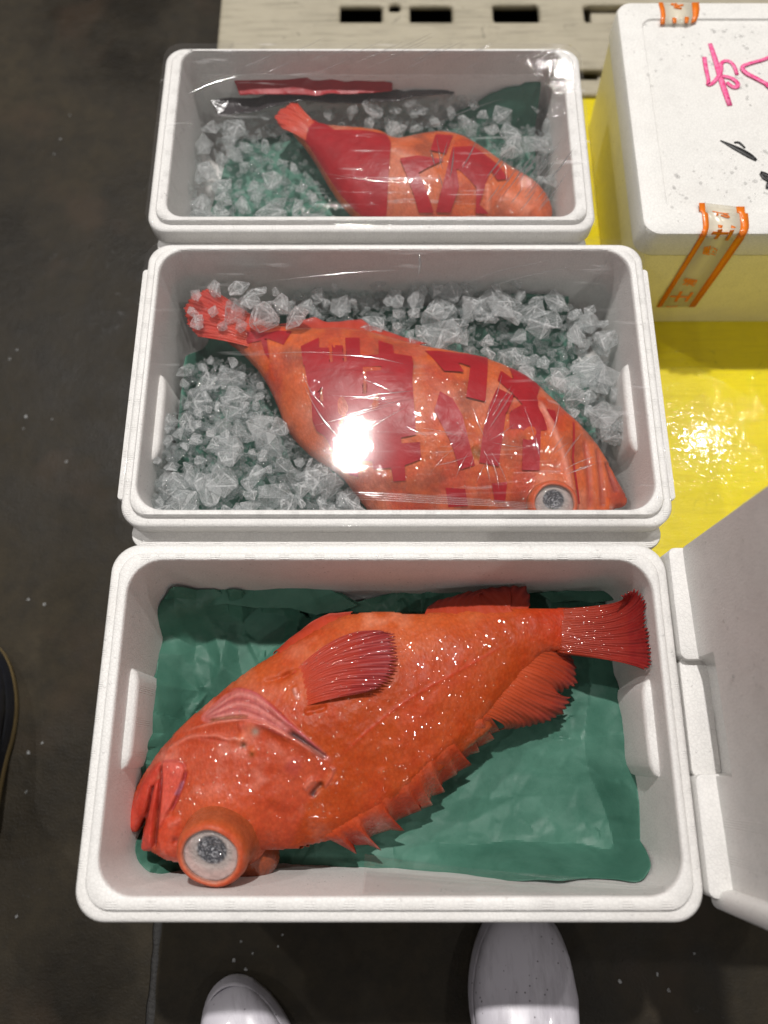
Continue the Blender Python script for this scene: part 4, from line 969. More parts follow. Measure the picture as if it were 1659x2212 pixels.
def heap(poly, n, seed, zf, rmin, rmax, label, group, mind, avoid=None, layers=1):
    rs = np.random.RandomState(seed)
    for p in pts_in(poly, n, rs, mind, avoid):
        r = rmin+(rmax-rmin)*rs.rand()**1.9; o = bpy.data.objects.new('ice_piece', ice_me[rs.randint(len(ice_me))])
        o.location = (p[0], p[1], zf(p[0], p[1])+rs.uniform(-.002, .006)); o.scale = (r, r*rs.uniform(.7, 1.), r*rs.uniform(.7, 1.))
        o.rotation_euler = (rs.uniform(-.5, .5), rs.uniform(-.5, .5), rs.uniform(0, 6.28))
        sz = 'tiny' if r < rmin+.12*(rmax-rmin) else 'small' if r < rmin+.35*(rmax-rmin) else 'medium' if r < rmin+.65*(rmax-rmin) else 'large'
        lo, hi = poly.min(0), poly.max(0); fx = (p[0]-lo[0])/(hi[0]-lo[0]); fy = (p[1]-lo[1])/(hi[1]-lo[1])
        wx = ['far left', 'left', 'middle', 'right', 'far right'][min(4, int(fx*5))]; wy = ['front', 'centre', 'back'][min(2, int(fy*3))]
        sc.collection.objects.link(o); tag(o, '%s clear ice piece, %s %s of the %s' % (sz, wx, wy, label), 'ice', group)
def crushed(name, poly, n, seed, zf, rmin, rmax, label, avoid=None):
    """the countless small crumbs below and between the pieces, as one heap"""
    rs = np.random.RandomState(seed); V, Fc, k = [], [], 0
    tpl = []
    for q in range(8):
        me = ice_me[q]; bm = hull(300+q, 8, .7, 0); bm.verts.ensure_lookup_table(); bm.verts.index_update()
        tpl.append((np.array([v.co[:] for v in bm.verts]), [tuple(v.index for v in f.verts) for f in bm.faces])); bm.free()
    for p in pts_in(poly, n, rs, .0035, avoid):
        tv, tf = tpl[rs.randint(8)]; r = rs.uniform(rmin, rmax); a = rs.uniform(0, 6.28); ca, sa = math.cos(a), math.sin(a)
        M_ = np.array([[ca, -sa, 0], [sa, ca, 0], [0, 0, 1]]); v = tv*r @ M_.T+np.array([p[0], p[1], zf(p[0], p[1])+rs.uniform(-.006, .004)])
        V.append(v); Fc += [tuple(i+k for i in t) for t in tf]; k += len(v)
    o = mesh(name, np.concatenate(V), Fc, M_crush, smooth=False); tag(o, label, 'ice', kind='stuff'); return o
f2 = smooth_poly(W(out2, ZM2), 2)*np.array([.985, 1.]); f3 = smooth_poly(W(out3, .128), 2)
i2 = inset(B2i, .018)
R2a = W([(345, 1150), (352, 960), (385, 870), (400, 790), (440, 760), (560, 790), (640, 860), (655, 930), (700, 990), (800, 1040), (820, 1150)], .13)
R2b = W([(600, 640), (680, 618), (900, 612), (1100, 615), (1240, 640), (1300, 700), (1330, 800), (1335, 950), (1300, 960), (1200, 870), (1080, 790), (880, 760), (760, 725), (620, 710)], .135)
R2c = W([(410, 640), (500, 625), (640, 650), (680, 700), (600, 720), (480, 735), (420, 700)], .15)
zh2 = lambda x, y: .128+.030*float(sstep(-.05, -.2, x))*float(sstep(.46, .34, y))+.010*float(nz(x, y, 30))
GI = 'ice pieces around the wrapped fish'
crushed('crushed_ice', R2a, 1000, 1, lambda x, y: zh2(x, y)-.008, .003, .0095, 'fine crushed ice at the front left of the middle box', f2)
crushed('crushed_ice', R2b, 800, 2, lambda x, y: .124+.01*float(nz(x, y, 30)), .003, .0095, 'fine crushed ice behind the fish in the middle box', f2)
heap(R2a, 112, 3, zh2, .007, .024, 'front left heap in the middle box', GI+', front left of middle box', .0105, f2)
heap(R2b, 88, 4, lambda x, y: .136+.014*float(nz(x, y, 30)), .009, .029, 'heap behind the middle fish', GI+', behind it in middle box', .0125, None)
heap(R2c, 16, 5, lambda x, y: .163, .009, .026, 'ice on the middle fish tail', GI+', on the tail', .016, None)
R3a = W(C5([(150, 640), (220, 420), (300, 330), (400, 280), (480, 300), (600, 430), (700, 560), (760, 660), (200, 690)]), .12)
R3b = W(C5([(600, 250), (900, 230), (1150, 200), (1440, 180), (1475, 300), (1490, 560), (1440, 560), (1340, 470), (1180, 370), (1050, 340), (900, 360), (700, 310)]), .12)
crushed('crushed_ice', R3a, 340, 11, lambda x, y: .112+.01*float(nz(x, y, 30)), .003, .009, 'fine crushed ice left of the small fish in the farthest box', f3)
crushed('crushed_ice', R3b, 380, 12, lambda x, y: .112+.01*float(nz(x, y, 30)), .003, .009, 'fine crushed ice behind the small fish in the farthest box', f3)
heap(R3a, 36, 13, lambda x, y: .124+.01*float(nz(x, y, 30)), .010, .024, 'heap left of the small fish', GI+', left in farthest box', .017, f3)
heap(R3b, 46, 14, lambda x, y: .126+.01*float(nz(x, y, 30)), .010, .024, 'heap behind the small fish', GI+', behind it in farthest box', .016, f3)

# ------------------------------------------------------------------ stretch film over boxes 2 and 3
def film(label, outer, r, sag, mat, skirts, seed, zoff=.0018, res=.005):
    x0, x1, y0, y1 = outer; sk = .045; nn = Noise(seed)
    xs = np.arange(x0-sk, x1+sk+1e-6, res); ys = np.arange(y0-sk, y1+sk+1e-6, res); X, Y = np.meshgrid(xs, ys)
    cx, cy, hx, hy = (x0+x1)/2, (y0+y1)/2, (x1-x0)/2, (y1-y0)/2
    qx = np.abs(X-cx)-(hx-r); qy = np.abs(Y-cy)-(hy-r)
    d = np.hypot(np.maximum(qx, 0), np.maximum(qy, 0))+np.minimum(np.maximum(qx, qy), 0)-r
    nxv = np.where(qx > 0, qx, 0)*np.sign(X-cx); nyv = np.where(qy > 0, qy, 0)*np.sign(Y-cy)
    m = (qx <= 0) | (qy <= 0); one = (qx > qy)
    nxv = np.where(m, np.where(one, np.sign(X-cx), 0), nxv); nyv = np.where(m, np.where(one, 0, np.sign(Y-cy)), nyv)
    L = np.hypot(nxv, nyv)+1e-9; nxv /= L; nyv /= L; dp = np.maximum(d, 0)
    Xn = X-nxv*dp+nxv*.0025*np.minimum(dp/.004, 1); Yn = Y-nyv*dp+nyv*.0025*np.minimum(dp/.004, 1)
    Z = RZ+zoff-dp*1.0-sag*sstep(.03, .12, -d)+.0003*nn.fbm(X, Y, 14, 2)*(dp <= 0)+np.where(dp > 0, .001*nn.fbm(X, Y, 60, 2), 0)
    Xn += np.where(dp > .004, nxv*.0016*nn.fbm(X, Y, 90, 2), 0); Yn += np.where(dp > .004, nyv*.0016*nn.fbm(X, Y, 90, 2), 0)
    v = np.c_[Xn.ravel(), Yn.ravel(), Z.ravel()]; nx = len(xs); D = d.ravel(); f = []
    for q in grid_faces(nx, len(ys)):
        if max(D[i] for i in q) < .006: f.append(q)
    o = mesh('stretch_film', v, f, mat, origin=(cx, cy, RZ)); tag(o, label, 'plastic film'); return o
film('clear glossy stretch film pulled over the middle fish box, with a round lamp reflection', (B2o[0], B2o[1], B2o[2]-.002, B2o[3]), .026, .0008, M_film, .035, 6)
film('clear creased stretch film pulled over the farthest fish box', B3o, .024, .003, M_film3, .035, 8)
M_fold = film_mat('film_fold', .05, .0, .10, .5, 3.2)
def folds(film_o, lines, mat=M_fold):
    """stretched ridges of the film: narrow raised ribbons, one crease each"""
    for pts_, wd, ht in lines:
        L = smooth_line(W(pts_, RZ), 3); n = len(L); d = np.gradient(L, axis=0); d /= np.hypot(*d.T)[:, None]+1e-9; nr = np.c_[-d[:, 1], d[:, 0]]; v = []
        for k in range(7):
            a = math.pi*k/6; tp_ = np.sin(np.linspace(0, math.pi, n))**.5
            v += list(np.c_[L+nr*(wd*math.cos(a))*tp_[:, None], RZ+.0022+ht*math.sin(a)*tp_])
        mesh('film_fold', v, grid_faces(n, 7), mat, film_o)
FO2, FO3 = [o for o in bpy.data.objects if o.name.startswith('stretch_film')][:2]
frs = random.Random(5)
def fan(c, a0, a1, n, l0, l1, wd=.0007, ht=.0006, gap=12):
    out = []
    for k in range(n):
        a = R(frs.uniform(a0, a1)); l = frs.uniform(l0, l1); g = frs.uniform(gap, gap*5); dx, dy = math.cos(a), -math.sin(a); bend = frs.uniform(-.06, .06)*l
        ox, oy = frs.gauss(0, 18), frs.gauss(0, 14)
        out.append(([(c[0]+ox+dx*g, c[1]+oy+dy*g), (c[0]+ox+dx*(g+l*.5)-dy*bend, c[1]+oy+dy*(g+l*.5)+dx*bend), (c[0]+ox+dx*(g+l), c[1]+oy+dy*(g+l))], wd*frs.uniform(.5, 1.4), ht))
    return out
L2 = fan((1040, 950), 0, 360, 20, 40, 130) + fan((930, 860), 150, 215, 8, 60, 200) + fan((1180, 1020), 20, 110, 9, 50, 120)
L2 += [([(700+k*9, 1062+k*5), (900+k*20, 1070+k*6), (1200+k*10, 1092+k*3)], .0010, .0008) for k in range(4)]
L2 += [([(560, 612), (760, 590), (900, 585)], .0006, .0005), ([(905, 545), (908, 570), (903, 600)], .0016, .001), ([(1000, 615), (1080, 585), (1210, 560)], .0005, .0004), ([(1010, 640), (1120, 600), (1260, 575)], .0005, .0004),
       ([(655, 830), (690, 900), (735, 950)], .0008, .0006), ([(650, 800), (672, 850), (700, 880)], .0006, .0006), ([(560, 768), (640, 762), (760, 765)], .0006, .0005), ([(700, 768), (800, 772), (880, 790)], .0012, .0008)]
folds(FO2, L2)
L3 = [([(x_, y_), (x_+l_*.5, y_-l_*.2), (x_+l_, y_-l_*.45)], .0006, .0005) for x_, y_, l_ in [(frs.uniform(470, 1150), frs.uniform(115, 160), frs.uniform(40, 120)) for _ in range(22)]]
L3 += [([(x_, y_), (x_+l_*.45, y_-l_*.55), (x_+l_*.8, y_-l_*1.1)], .0007, .0006) for x_, y_, l_ in [(frs.uniform(1040, 1200), frs.uniform(380, 470), frs.uniform(30, 90)) for _ in range(24)]]
L3 += fan((960, 400), 60, 130, 8, 30, 80)+[([(690, 375), (800, 395), (960, 400)], .0006, .0005), ([(400, 210), (450, 185), (520, 165)], .0008, .0006), ([(900, 290), (1010, 240), (1090, 215)], .0008, .0006)]
folds(FO3, L3)
# leftover piece of film hanging from the front rim of box 1
def strip():
    n, m = 60, 14; v = []; nn = Noise(15)
    for j in range(m):
        w = j/(m-1)
        for i in range(n):
            u_ = i/(n-1); xx = -.02+.29*u_; dr = w*(.06*(1-u_)**1.2+.012)
            v.append((xx, B1i[2]+.0035+dr*.35+.0015*math.sin(w*22+u_*5)*w, .199-dr*1.1+.001*float(nn(xx*300*.3, w*6))))
    o = mesh('torn_film_strip', v, grid_faces(n, m), M_film3); tag(o, 'torn strip of clear film hanging inside the front edge of the front box', 'plastic film')
strip()

# ------------------------------------------------------------------ the lid standing on edge at the right
lid = empty('foam_cover', (.33, .05, .0)); tag(lid, 'white foam lid standing on its long edge beside the front box, grip notch in it', 'box lid')
lx0 = .3035; lxp = .3225; ly0, ly1 = -.121, .226; nA, nB = P(1546, 1672, .2)[1], P(1505, 1425, .2)[1]
def lid_panel():
    th = .030; N = 40; H = .36; rc = .03; zb0 = .178
    # outline in (y, z): rounded rectangle; inner face toward -x with a pocket
    def fs(Y, Z):
        cy, cz, hy, hz = (ly0+ly1)/2, zb0+H/2, (ly1-ly0)/2, H/2
        qx = np.abs(Y-cy)-(hy-rc); qy = np.abs(Z-cz)-(hz-rc)
        return np.hypot(np.maximum(qx, 0), np.maximum(qy, 0))+np.minimum(np.maximum(qx, qy), 0)-rc
    a, b, f, s = sheet((ly0-.01, zb0-.01, ly1+.01, zb0+H+.01), .0035, fs)
    pk = sdf(np.array([(nA, .17), (nB, .17), (nB-.001, .236), (nA+.001, .236)]), a, b)
    xin = lxp-(a-.05)*.022+.004*(b-.2)+(.012+(b-.19)*.28)*sstep(.0015, -.0015, pk)+.003*sstep(-.004, 0., s)+.0006*nz.fbm(a, b, 20, 2)
    xout = lxp+th+.006+.004*(b-.2)
    bmask = s >= 0; n = len(a); low = np.where(bmask, np.arange(n), n+np.cumsum(~bmask)-1)
    V = np.r_[np.c_[np.where(bmask, (xin+xout)/2, xin), a, b], np.c_[xout, a, b][~bmask]]
    mesh('panel', V, np.r_[f[:, ::-1], low[f]], M_foam, lid, sharp=50)
lid_panel()
def ledge(ya, yb, ztop, x_in, rA, rB):
    adopt(rbox('rim_flange', x_in, lxp+.012, ya, yb, .166, ztop, M_foam, None, .006, .0018), lid)
ledge(ly0+.004, nA, .2005, lx0, 1, 0); ledge(nB, ly1-.003, .2005, lx0, 0, 1)
ledge(nA-.004, nB+.004, .190, lx0+.0015, 0, 0)
# front short flange, curling round the corner
adopt(rbox('side_flange', lxp-.010, lxp+.020, ly0-.008, ly0+.012, .178, .50, M_foam, None, .006, .003), lid)
# what the lid stands on
sup = empty('foam_box_under_lid', (.47, .05, 0)); tag(sup, 'closed white foam box beneath the standing lid, right of the front box', 'foam box')
adopt(rbox('box_shell', .325, .60, -.08, .21, 0.0, .135, M_foam, None, .02, .004), sup); adopt(rbox('box_lid', .318, .607, -.086, .216, .136, .1775, M_foam, None, .022, .004), sup)

# ------------------------------------------------------------------ closed box with writing, at the right
cbx = empty('closed_foam_box', (.55, .81, 0)); tag(cbx, 'closed foam box with pink and black brush writing and orange tape at the right', 'foam box')
Yf, Xl, Yb_, Xr = .623, .3205, 1.008, .93
zs = .158
adopt(loft('box_shell', [ring(Xl+.012, Xr-.012, Yf+.002, Yb_-.01, .02, 0), ring(Xl+.010, Xr-.010, Yf+.0015, Yb_-.01, .02, .004), ring(Xl+.002, Xr-.002, Yf+.0008, Yb_-.002, .022, zs-.0012)], M_foam_bounce), cbx)
rw = .032; e_ = .004
adopt(loft('box_lid', [ring(Xl+.001, Xr-.001, Yf+.001, Yb_-.001, .022, zs), ring(Xl, Xr, Yf, Yb_, .022, zs+.001), ring(Xl, Xr, Yf, Yb_, .022, RZ-.006), ring(Xl+.0018, Xr-.0018, Yf+.0018, Yb_-.0018, .021, RZ-.0018), ring(Xl+.006, Xr-.006, Yf+.006, Yb_-.006, .018, RZ),
     ring(Xl+rw, Xr-rw, Yf+rw, Yb_-rw, .016, RZ), ring(Xl+rw+.0015, Xr-rw-.0015, Yf+rw+.0015, Yb_-rw-.0015, .016, RZ-.0025), ring(Xl+rw+.004, Xr-rw-.004, Yf+rw+.004, Yb_-rw-.004, .016, RZ-.003)], M_foam2, None, sharp=30), cbx)
_lay = [0]
def brush(name, strokes, mat, z, parent, conv=C6):
    """pen strokes laid on the lid as thin raised ribbons; each is (points, half widths)"""
    for pts_, wd in strokes:
        L = smooth_line(np.c_[W(conv(pts_), z), (1.25 if 'pink' in name else 1.4)*np.interp(np.linspace(0, 1, len(pts_)), np.linspace(0, 1, len(wd)), wd)], 3)
        d = np.gradient(L[:, :2], axis=0); d /= np.hypot(*d.T)[:, None]+1e-9; nrm = np.c_[-d[:, 1], d[:, 0]]
        a = L[:, :2]+nrm*L[:, 2:3]; b = L[:, :2]-nrm*L[:, 2:3]; n = len(L)
        _lay[0] += 1; zz_ = z+.0003+.00035*(_lay[0] % 6)
        v = np.r_[np.c_[a, np.full(n, zz_)], np.c_[b, np.full(n, zz_)]]
        o = mesh(name, v, [(i, n+i, n+i+1, i+1) for i in range(n-1)], mat); adopt(o, parent)
        m = o.modifiers.new('thickness', 'SOLIDIFY'); m.thickness = .0003; m.offset = 1
t = NT('pink_marker'); M_pink = t.set(col=t.mix(t.ramp(t.noise(160, 5, .8), (.4, 0.), (.62, 1.)), (.72, .035, .20), (.82, .22, .40)), rough=.5)
t = NT('black_brush_ink'); M_bk = t.set(col=t.mix(t.ramp(t.noise(160, 5, .8), (.5, 0.), (.72, 1.)), (.012, .012, .012), (.08, .08, .08)), rough=.5)
zc = RZ-.003
kk = .0007
brush('pink_stroke', [([(922, 285), (960, 400), (1000, 540), (1052, 690)], [.0022, .0030, .0034, .0028]), ([(885, 375), (895, 450), (915, 530), (905, 560), (945, 545), (1000, 470), (990, 410), (1040, 395), (1080, 430), (1098, 490)], [.0024, .002, .0022, .002, .002]),
    ([(1000, 500), (1060, 510), (1105, 545), (1100, 575), (1065, 572), (1030, 540)], [.002, .0024, .0020]), ([(1330, 365), (1270, 395), (1190, 415), (1120, 440), (1150, 480), (1210, 510), (1330, 575)], [.0018, .0018, .0026, .0022]),
    ([(1330, 600), (1280, 560)], [.001, .001])], M_pink, zc, cbx)
brush('black_stroke', [([(990, 915), (1060, 950), (1130, 985), (1190, 1020), (1225, 1045)], [.0006, .0022, .0032, .0030, .0014]), ([(1080, 930), (1110, 925), (1150, 965)], [.0008, .0012, .0008]),
    ([(1250, 1125), (1290, 1140), (1330, 1165)], [.0016, .002, .002]), ([(1250, 1130), (1270, 1165), (1330, 1190)], [.0012, .0014, .0012]), ([(1330, 1170), (1305, 1200), (1290, 1230)], [.002, .003, .001])], M_bk, zc, cbx)
# orange printed tape: runs over the lid edge and slants down the front
M_or = simple('orange_tape_print', (.74, .17, .006), .35, None, coat=.3, var=.1)
t = NT('clear_tape'); M_tape = t.set(col=(.80, .74, .60), rough=.25, coat=.4, alpha=.55)
tape = empty('printed_tape', (.42, .623, .16)); tag(tape, 'orange edged printed tape running down the front of the closed box', 'tape')
def front_pt(px, py, off=0.):
    """world point on the front face (plane y = Yf) seen at photo position px, py"""
    x = (px-829.5)*1.1573; y = (1106-py)*1.1573; d = np.array([x, y*math.cos(PIT)+F*math.sin(PIT), y*math.sin(PIT)-F*math.cos(PIT)])
    k = (Yf-off)/d[1]; return np.array([d[0]*k, Yf-off, CZ+d[2]*k])
def top_pt(px, py, off=0., z=RZ): a = P(px, py, z+off); return np.array([a[0], a[1], z+off])
def band(name, L, Rr, mat, thick=.0003):
    L = np.array(L); Rr = np.array(Rr); n = len(L); m_ = 2
    o = mesh(name, np.r_[L, Rr], [(i, i+1, n+i+1, n+i) for i in range(n-1)], mat); adopt(o, tape)
    mo = o.modifiers.new('thickness', 'SOLIDIFY'); mo.thickness = thick; mo.offset = 0
def tp(top, fr, off):   # top points on lid, then points down the front
    return [top_pt(*q, off) for q in C8(top)]+[front_pt(*q, off) for q in C8(fr)]
oL = tp([(705, 40), (712, 150), (748, 185), (760, 330), (763, 385)], [(748, 430), (700, 530), (410, 1010), (118, 1480)], .0008)
iL = tp([(785, 40), (795, 165), (830, 185), (842, 330), (840, 385)], [(815, 470), (775, 545), (480, 1010), (185, 1480)], .0008)
iR = tp([(1218, 90), (1228, 178), (1262, 185), (1280, 335), (1280, 385)], [(1262, 440), (1215, 520), (890, 1000), (560, 1480)], .0008)
oR = tp([(1335, 90), (1340, 178), (1382, 185), (1397, 335), (1395, 390)], [(1370, 450), (1310, 560), (985, 1020), (650, 1480)], .0008)
band('orange_edge', oL, iL, M_or); band('orange_edge', iR, oR, M_or); band('clear_centre', iL, iR, M_tape, .0002)
def glyph_strokes(strokes, fn, off, name='printed_character'):
    V, Fc = [], []
    for si, (pts_, w) in enumerate(strokes):
        L = smooth_line(np.array([fn(*q, off+.0004*si) for q in C8(pts_)]), 2); d = np.gradient(L, axis=0); d /= np.linalg.norm(d, axis=1)[:, None]
        up = np.array([0, -1., 0]) if fn is front_pt else np.array([0, 0, 1.]); nrm = np.cross(d, up); k = len(V); n = len(L)
        tw = np.linspace(1, .75, n)[:, None]*w
        V += list(L+nrm*tw)+list(L-nrm*tw); Fc += [(k+i, k+n+i, k+n+i+1, k+i+1) for i in range(n-1)]
    o = mesh(name, V, Fc, M_or); adopt(o, tape)
    mo = o.modifiers.new('thickness', 'SOLIDIFY'); mo.thickness = .0002; mo.offset = 0
G = .0012
glyph_strokes([([(1000, 345), (998, 390)], .0030)], top_pt, G); glyph_strokes([([(1185, 362), (1170, 395)], .0030)], top_pt, G)
glyph_strokes([([(998, 405), (985, 470), (930, 540)], .0028), ([(885, 455), (1000, 462), (1115, 462)], .0029), ([(1165, 415), (1140, 480), (1085, 560)], .0026)], front_pt, G)
glyph_strokes([([(890, 155), (1000, 180), (1120, 190)], .0007), ([(950, 185), (975, 205), (945, 210)], .0010), ([(1010, 205), (1080, 235), (1135, 240), (1100, 205), (1040, 190)], .0009)], top_pt, G)
def kanji(ch, corners, off=G):
    """type one character and fit it to four photo corners (TL, TR, BR, BL) on the front face"""
    cu = bpy.data.curves.new('printed_character', 'FONT'); cu.body = ch; cu.resolution_u = 3; cu.offset = .025
    ob = bpy.data.objects.new('printed_character', cu); sc.collection.objects.link(ob)
    dg = bpy.context.evaluated_depsgraph_get(); me = bpy.data.meshes.new_from_object(ob.evaluated_get(dg))
    bpy.data.objects.remove(ob); bpy.data.curves.remove(cu)
    co = np.array([v.co[:] for v in me.vertices])
    if len(co) < 3: return
    lo, hi = co.min(0), co.max(0); uv = (co-lo)/(hi-lo+1e-9)
    A = [front_pt(*q, off) for q in C8(corners)]
    p = [(A[3]*(1-a)+A[2]*a)*(1-b)+(A[0]*(1-a)+A[1]*a)*b for a, b in uv[:, :2]]
    o = mesh('printed_character', p, [tuple(q.vertices) for q in me.polygons], M_or, smooth=False); adopt(o, tape)
    mo = o.modifiers.new('thickness', 'SOLIDIFY'); mo.thickness = .0002; mo.offset = 0
kanji('勝', [(740, 750), (770, 640), (1000, 640), (920, 790)][0:1]+[(775, 635), (990, 620), (925, 790)])
kanji('浦', [(470, 1180), (500, 1075), (690, 1100), (640, 1200)])
kanji('士', [(270, 1400), (335, 1262), (640, 1270), (535, 1412)])
glyph_strokes([([(245, 1475), (330, 1478), (410, 1465)], .0010)], front_pt, G)
# second tape at the far edge of the lid
tape2 = empty('printed_tape', (.37, .99, .2)); tag(tape2, 'short orange tape end over the far edge of the closed box lid', 'tape')
_t = tape; tape = tape2
def tb(a): return [top_pt(*q, .0008) for q in C6(a)]
band('orange_edge', tb([(588, 16), (600, 60), (605, 100), (600, 156)]), tb([(618, 16), (630, 60), (634, 100), (630, 156)]), M_or); band('orange_edge', tb([(805, 16), (808, 60), (812, 100), (800, 150)]), tb([(852, 16), (856, 60), (850, 100), (832, 140)]), M_or)
band('clear_centre', tb([(618, 16), (630, 60), (634, 100), (630, 156)]), tb([(805, 16), (808, 60), (812, 100), (800, 155)]), M_tape)
C8_, C8 = C8, C6
glyph_strokes([([(670, 25), (720, 40), (750, 30)], .002), ([(690, 45), (740, 55)], .002), ([(700, 20), (710, 55)], .0015), ([(692, 115), (694, 150)], .003), ([(775, 110), (770, 150)], .003)], top_pt, G)
C8 = C8_; tape = _t

# ------------------------------------------------------------------ boots
def boot(name, tip, ang, mat, label, sole_mat, L=.29, wmax=.060, parts=True):
    root = empty(name, (tip[0], tip[1], FLZ), ang); tag(root, label, 'boot', None)
    # sections along the foot: (distance from toe, half width, top height)
    prof = [(0, .004, .016), (.004, .016, .030), (.012, .027, .041), (.026, .038, .052), (.045, .047, .060), (.07, .054, .067), (.10, .058, .074), (.135, .056, .088), (.17, .048, .115), (.20, .045, .16), (.215, .045, .21)]
    n = 28; v = []
    def sec(dist, hw, top, z0):
        r = []
        for k in range(n):
            a = 2*math.pi*k/n; cx, cz = math.cos(a), math.sin(a); e = .72
            r.append((hw*wmax/.058*math.copysign(abs(cx)**e, cx), -dist, z0+(top-z0)*(.5+.5*math.copysign(abs(cz)**.8, cz))))
        return r
    rings_ = [sec(d_, w_, t_, .012) for d_, w_, t_ in prof[:8]]
    # bend from foot to shaft: sections tip back to become horizontal rings
    for j, (d_, w_, t_) in enumerate([(.15, .053, .10), (.165, .05, .135), (.175, .05, .19), (.18, .053, .26), (.18, .058, .32)]):
        u_ = (j+1)/5; ring_ = []
        for k in range(n):
            a = 2*math.pi*k/n; cx, cz = math.cos(a), math.sin(a)
            zf = t_; 
            y_ = -(d_+.055)+(.055)*cz*1.0
            zlow = .012+(t_-.012)*u_**1.2
            z_ = zlow+(t_-zlow)*(.5+.5*cz)
            ring_.append((w_*cx, y_-(1-cz)*.01, z_))
        rings_.append(ring_)
    me_v = [p for r in rings_ for p in r]
    o = mesh('upper', me_v, grid_faces(n, len(rings_), True)+[tuple(range(n))[::-1]], mat, None, sharp=None); o.parent = root
    # sole: outline a little proud of the upper
    out = []
    for d_, w_, t_ in prof[:9]: out.append((w_*wmax/.058*1.03+.001, -d_+.002))
    for d_, w_ in ((.22, .044), (.26, .042), (.28, .033), (.29, .012)): out.append((w_*wmax/.058, -d_))
    ol = out+[(-a, b) for a, b in reversed(out)]; ol = np.array(ol); ol = smooth_poly(ol, 1); m = len(ol); vs = []
    for z, g in ((0, .97), (.003, 1.0), (.014, 1.0), (.017, .985)):
        c = ol.mean(0); vs += [((p-c)*g+c).tolist()+[z] for p in ol]
    vs = [tuple(p) for p in vs]
    s_ = mesh('sole', vs, [tuple(reversed(q)) for q in grid_faces(m, 4, True)]+[tuple(range(m)), tuple(range(3*m, 4*m))[::-1]], sole_mat, None, sharp=40); s_.parent = root
    vs = []; prf = [(.015, 1.0), (.019, 1.012), (.022, .99), (.026, 1.0), (.029, .975), (.033, .982), (.036, .95)]
    for z, g in prf: c = ol.mean(0); vs += [tuple(((p-c)*g+c).tolist()+[z]) for p in ol]
    b_ = mesh('toe_bumper', vs, [tuple(reversed(q)) for q in grid_faces(m, len(prf), True)], mat, None, sharp=None); b_.parent = root
    return root
def rubber(name, col, dirt):
    t = NT(name); sp = t.ramp(t.vor(110), (0, 1.), (.10, 1.), (.14, 0.)); c = t.mix(t.math('MULTIPLY', t.ramp(t.noise(9, 6, .75, t.map((5, 1, 1))), (.48, 0.), (.66, 1.)), .45), col, dirt)
    c = t.mix(t.math('MULTIPLY', t.math('MULTIPLY', sp, t.ramp(t.noise(20, 2), (.42, 0.), (.52, 1.))), .9), c, tuple(v*.6 for v in dirt))
    n = t.bump(t.noise(12, 3), .3, .004); return t.set(col=c, rough=.34, nrm=n, coat=.25, coatr=.06)
M_wb = rubber('white_rubber', (.55, .53, .58), (.26, .24, .27)); M_ws = rubber('white_sole_rubber', (.55, .53, .56), (.25, .23, .24))
M_bb = rubber('black_rubber', (.012, .014, .022), (.03, .03, .03)); M_bs = rubber('tan_sole_rubber', (.30, .22, .10), (.12, .09, .05))
rb = P(1127, 1955, FLZ+.04); boot('white_boot', (rb[0], rb[1]), R(-1), M_wb, 'white rubber boot with its toe under the front edge of the front box', M_ws, wmax=.064)
lb = P(485, 2120, FLZ+.02); boot('white_boot', (lb[0], lb[1]), R(24), M_wb, 'white rubber boot toe on the floor left of the other boot, clear of the box', M_ws, wmax=.055)
bb_ = P(-60, 1400, FLZ+.02); boot('black_boot', (bb_[0]+.004, bb_[1]+.01), R(4), M_bb, 'black rubber boot with a tan sole at the left edge of the picture', M_bs, wmax=.058)

# ------------------------------------------------------------------ little ice chips on the floor
rs = np.random.RandomState(44)
M_chip = simple('chip_ice', (.55, .55, .56), .2)
chips = [(130, 300), (117, 332), (150, 248), (36, 755), (20, 775), (55, 900), (50, 925), (112, 905), (60, 1295), (95, 1305), (143, 997), (520, 2035), (545, 2060), (505, 2075), (530, 2095), (610, 2020), (600, 2045), (55, 1710), (60, 1625), (90, 1605), (35, 1980), (1340, 2120), (1420, 2105), (1500, 2060), (1445, 2140), (1655, 2005), (300, 655)]
for k, (a, b) in enumerate(chips):
    c = P(a, b, FLZ+.002); o = bpy.data.objects.new('ice_chip', ice_me[k % 22].copy() if False else ice_me[k % 22]); r = rs.uniform(.0015, .0032)
    o.scale = (r, r, r*.7); o.location = (c[0], c[1], FLZ+r*.4); o.rotation_euler = (0, 0, rs.uniform(0, 6)); sc.collection.objects.link(o)
    zn = 'left of the farthest box' if c[1] > .62 else 'left of the middle box' if c[1] > .25 else 'left of the front box' if c[1] > -.13 else 'before the front box, between the boots' if c[0] < .1 else 'right of the boots'
    tag(o, '%s crumb of ice on the dark floor %s' % ('tiny' if r < .002 else 'small' if r < .0026 else 'bright', zn), 'ice', 'ice crumbs on the floor')

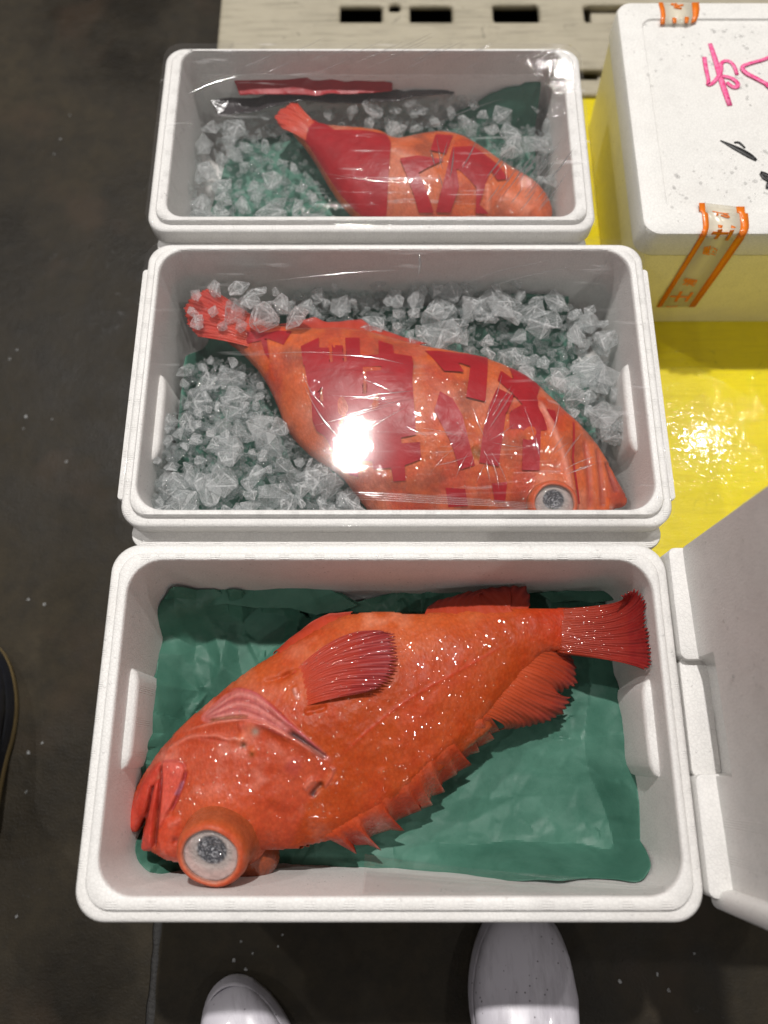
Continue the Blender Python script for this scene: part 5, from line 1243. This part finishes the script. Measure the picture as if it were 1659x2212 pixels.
# ------------------------------------------------------------------ water beads standing on the white lids
def bead_mat():
    t = NT('water_bead'); g = t.n.new('ShaderNodeBsdfGlass'); g.inputs['IOR'].default_value = 1.33; g.inputs['Roughness'].default_value = .0
    tr = t.n.new('ShaderNodeBsdfTransparent'); m = t.n.new('ShaderNodeMixShader'); m.inputs[0].default_value = .72
    t.L(g.outputs[0], m.inputs[1]); t.L(tr.outputs[0], m.inputs[2]); t.L(m.outputs[0], t.out.inputs[0]); return t.m
M_bead = bead_mat()
def beads(label, frames, seed, r0, r1):
    rs = np.random.RandomState(seed); V, Fc, k = [], [], 0; nu, nv = 10, 4
    for (c, ux, uy, un) in frames(rs):
        rr = r0+(r1-r0)*rs.rand()**3; el = rs.uniform(.7, 1.3); c, ux, uy, un = map(np.array, (c, ux, uy, un))
        for j in range(nv):
            th = math.pi/2*j/(nv-1)
            for i in range(nu):
                a = 2*math.pi*i/nu; V.append(c+ux*rr*math.cos(th)*math.cos(a)*el+uy*rr*math.cos(th)*math.sin(a)+un*rr*.5*math.sin(th))
        Fc += [tuple(q+k for q in t_) for t_ in grid_faces(nu, nv, True)]; k += nu*nv
    return tag(mesh('water_drops', V, Fc, M_bead), label, 'water', kind='stuff')
def fr_top(rs):
    out = []
    while len(out) < 230:
        px, py = rs.uniform(1390, 1670), rs.uniform(30, 480); x, y = P(px, py, RZ)
        if nz(x, y, 14.) > -.12 and Xl+.006 < x < Xr and Yf+.006 < y < Yb_-.006: 
            ins = Xl+rw+.004 < x and Yf+rw+.004 < y < Yb_-rw-.004
            if ins or rs.rand() < .3: out.append(((x, y, RZ-.003 if ins else RZ), (1, 0, 0), (0, 1, 0), (0, 0, 1)))
    return out
beads('water drops beaded on the lid of the closed foam box', fr_top, 71, .0007, .0030)
def fr_lid(rs):
    out = []
    while len(out) < 150:
        y, z = rs.uniform(ly0+.01, ly1-.01), rs.uniform(.24, .46)
        if nz(y, z, 16.) > -.15: out.append(((lxp-(y-.05)*.022+.004*(z-.2)-.0001, y, z), (0, 1, 0), (0, 0, 1), (-1, 0, 0)))
    return out
beads('water drops on the inner face of the standing lid', fr_lid, 72, .0006, .0020)
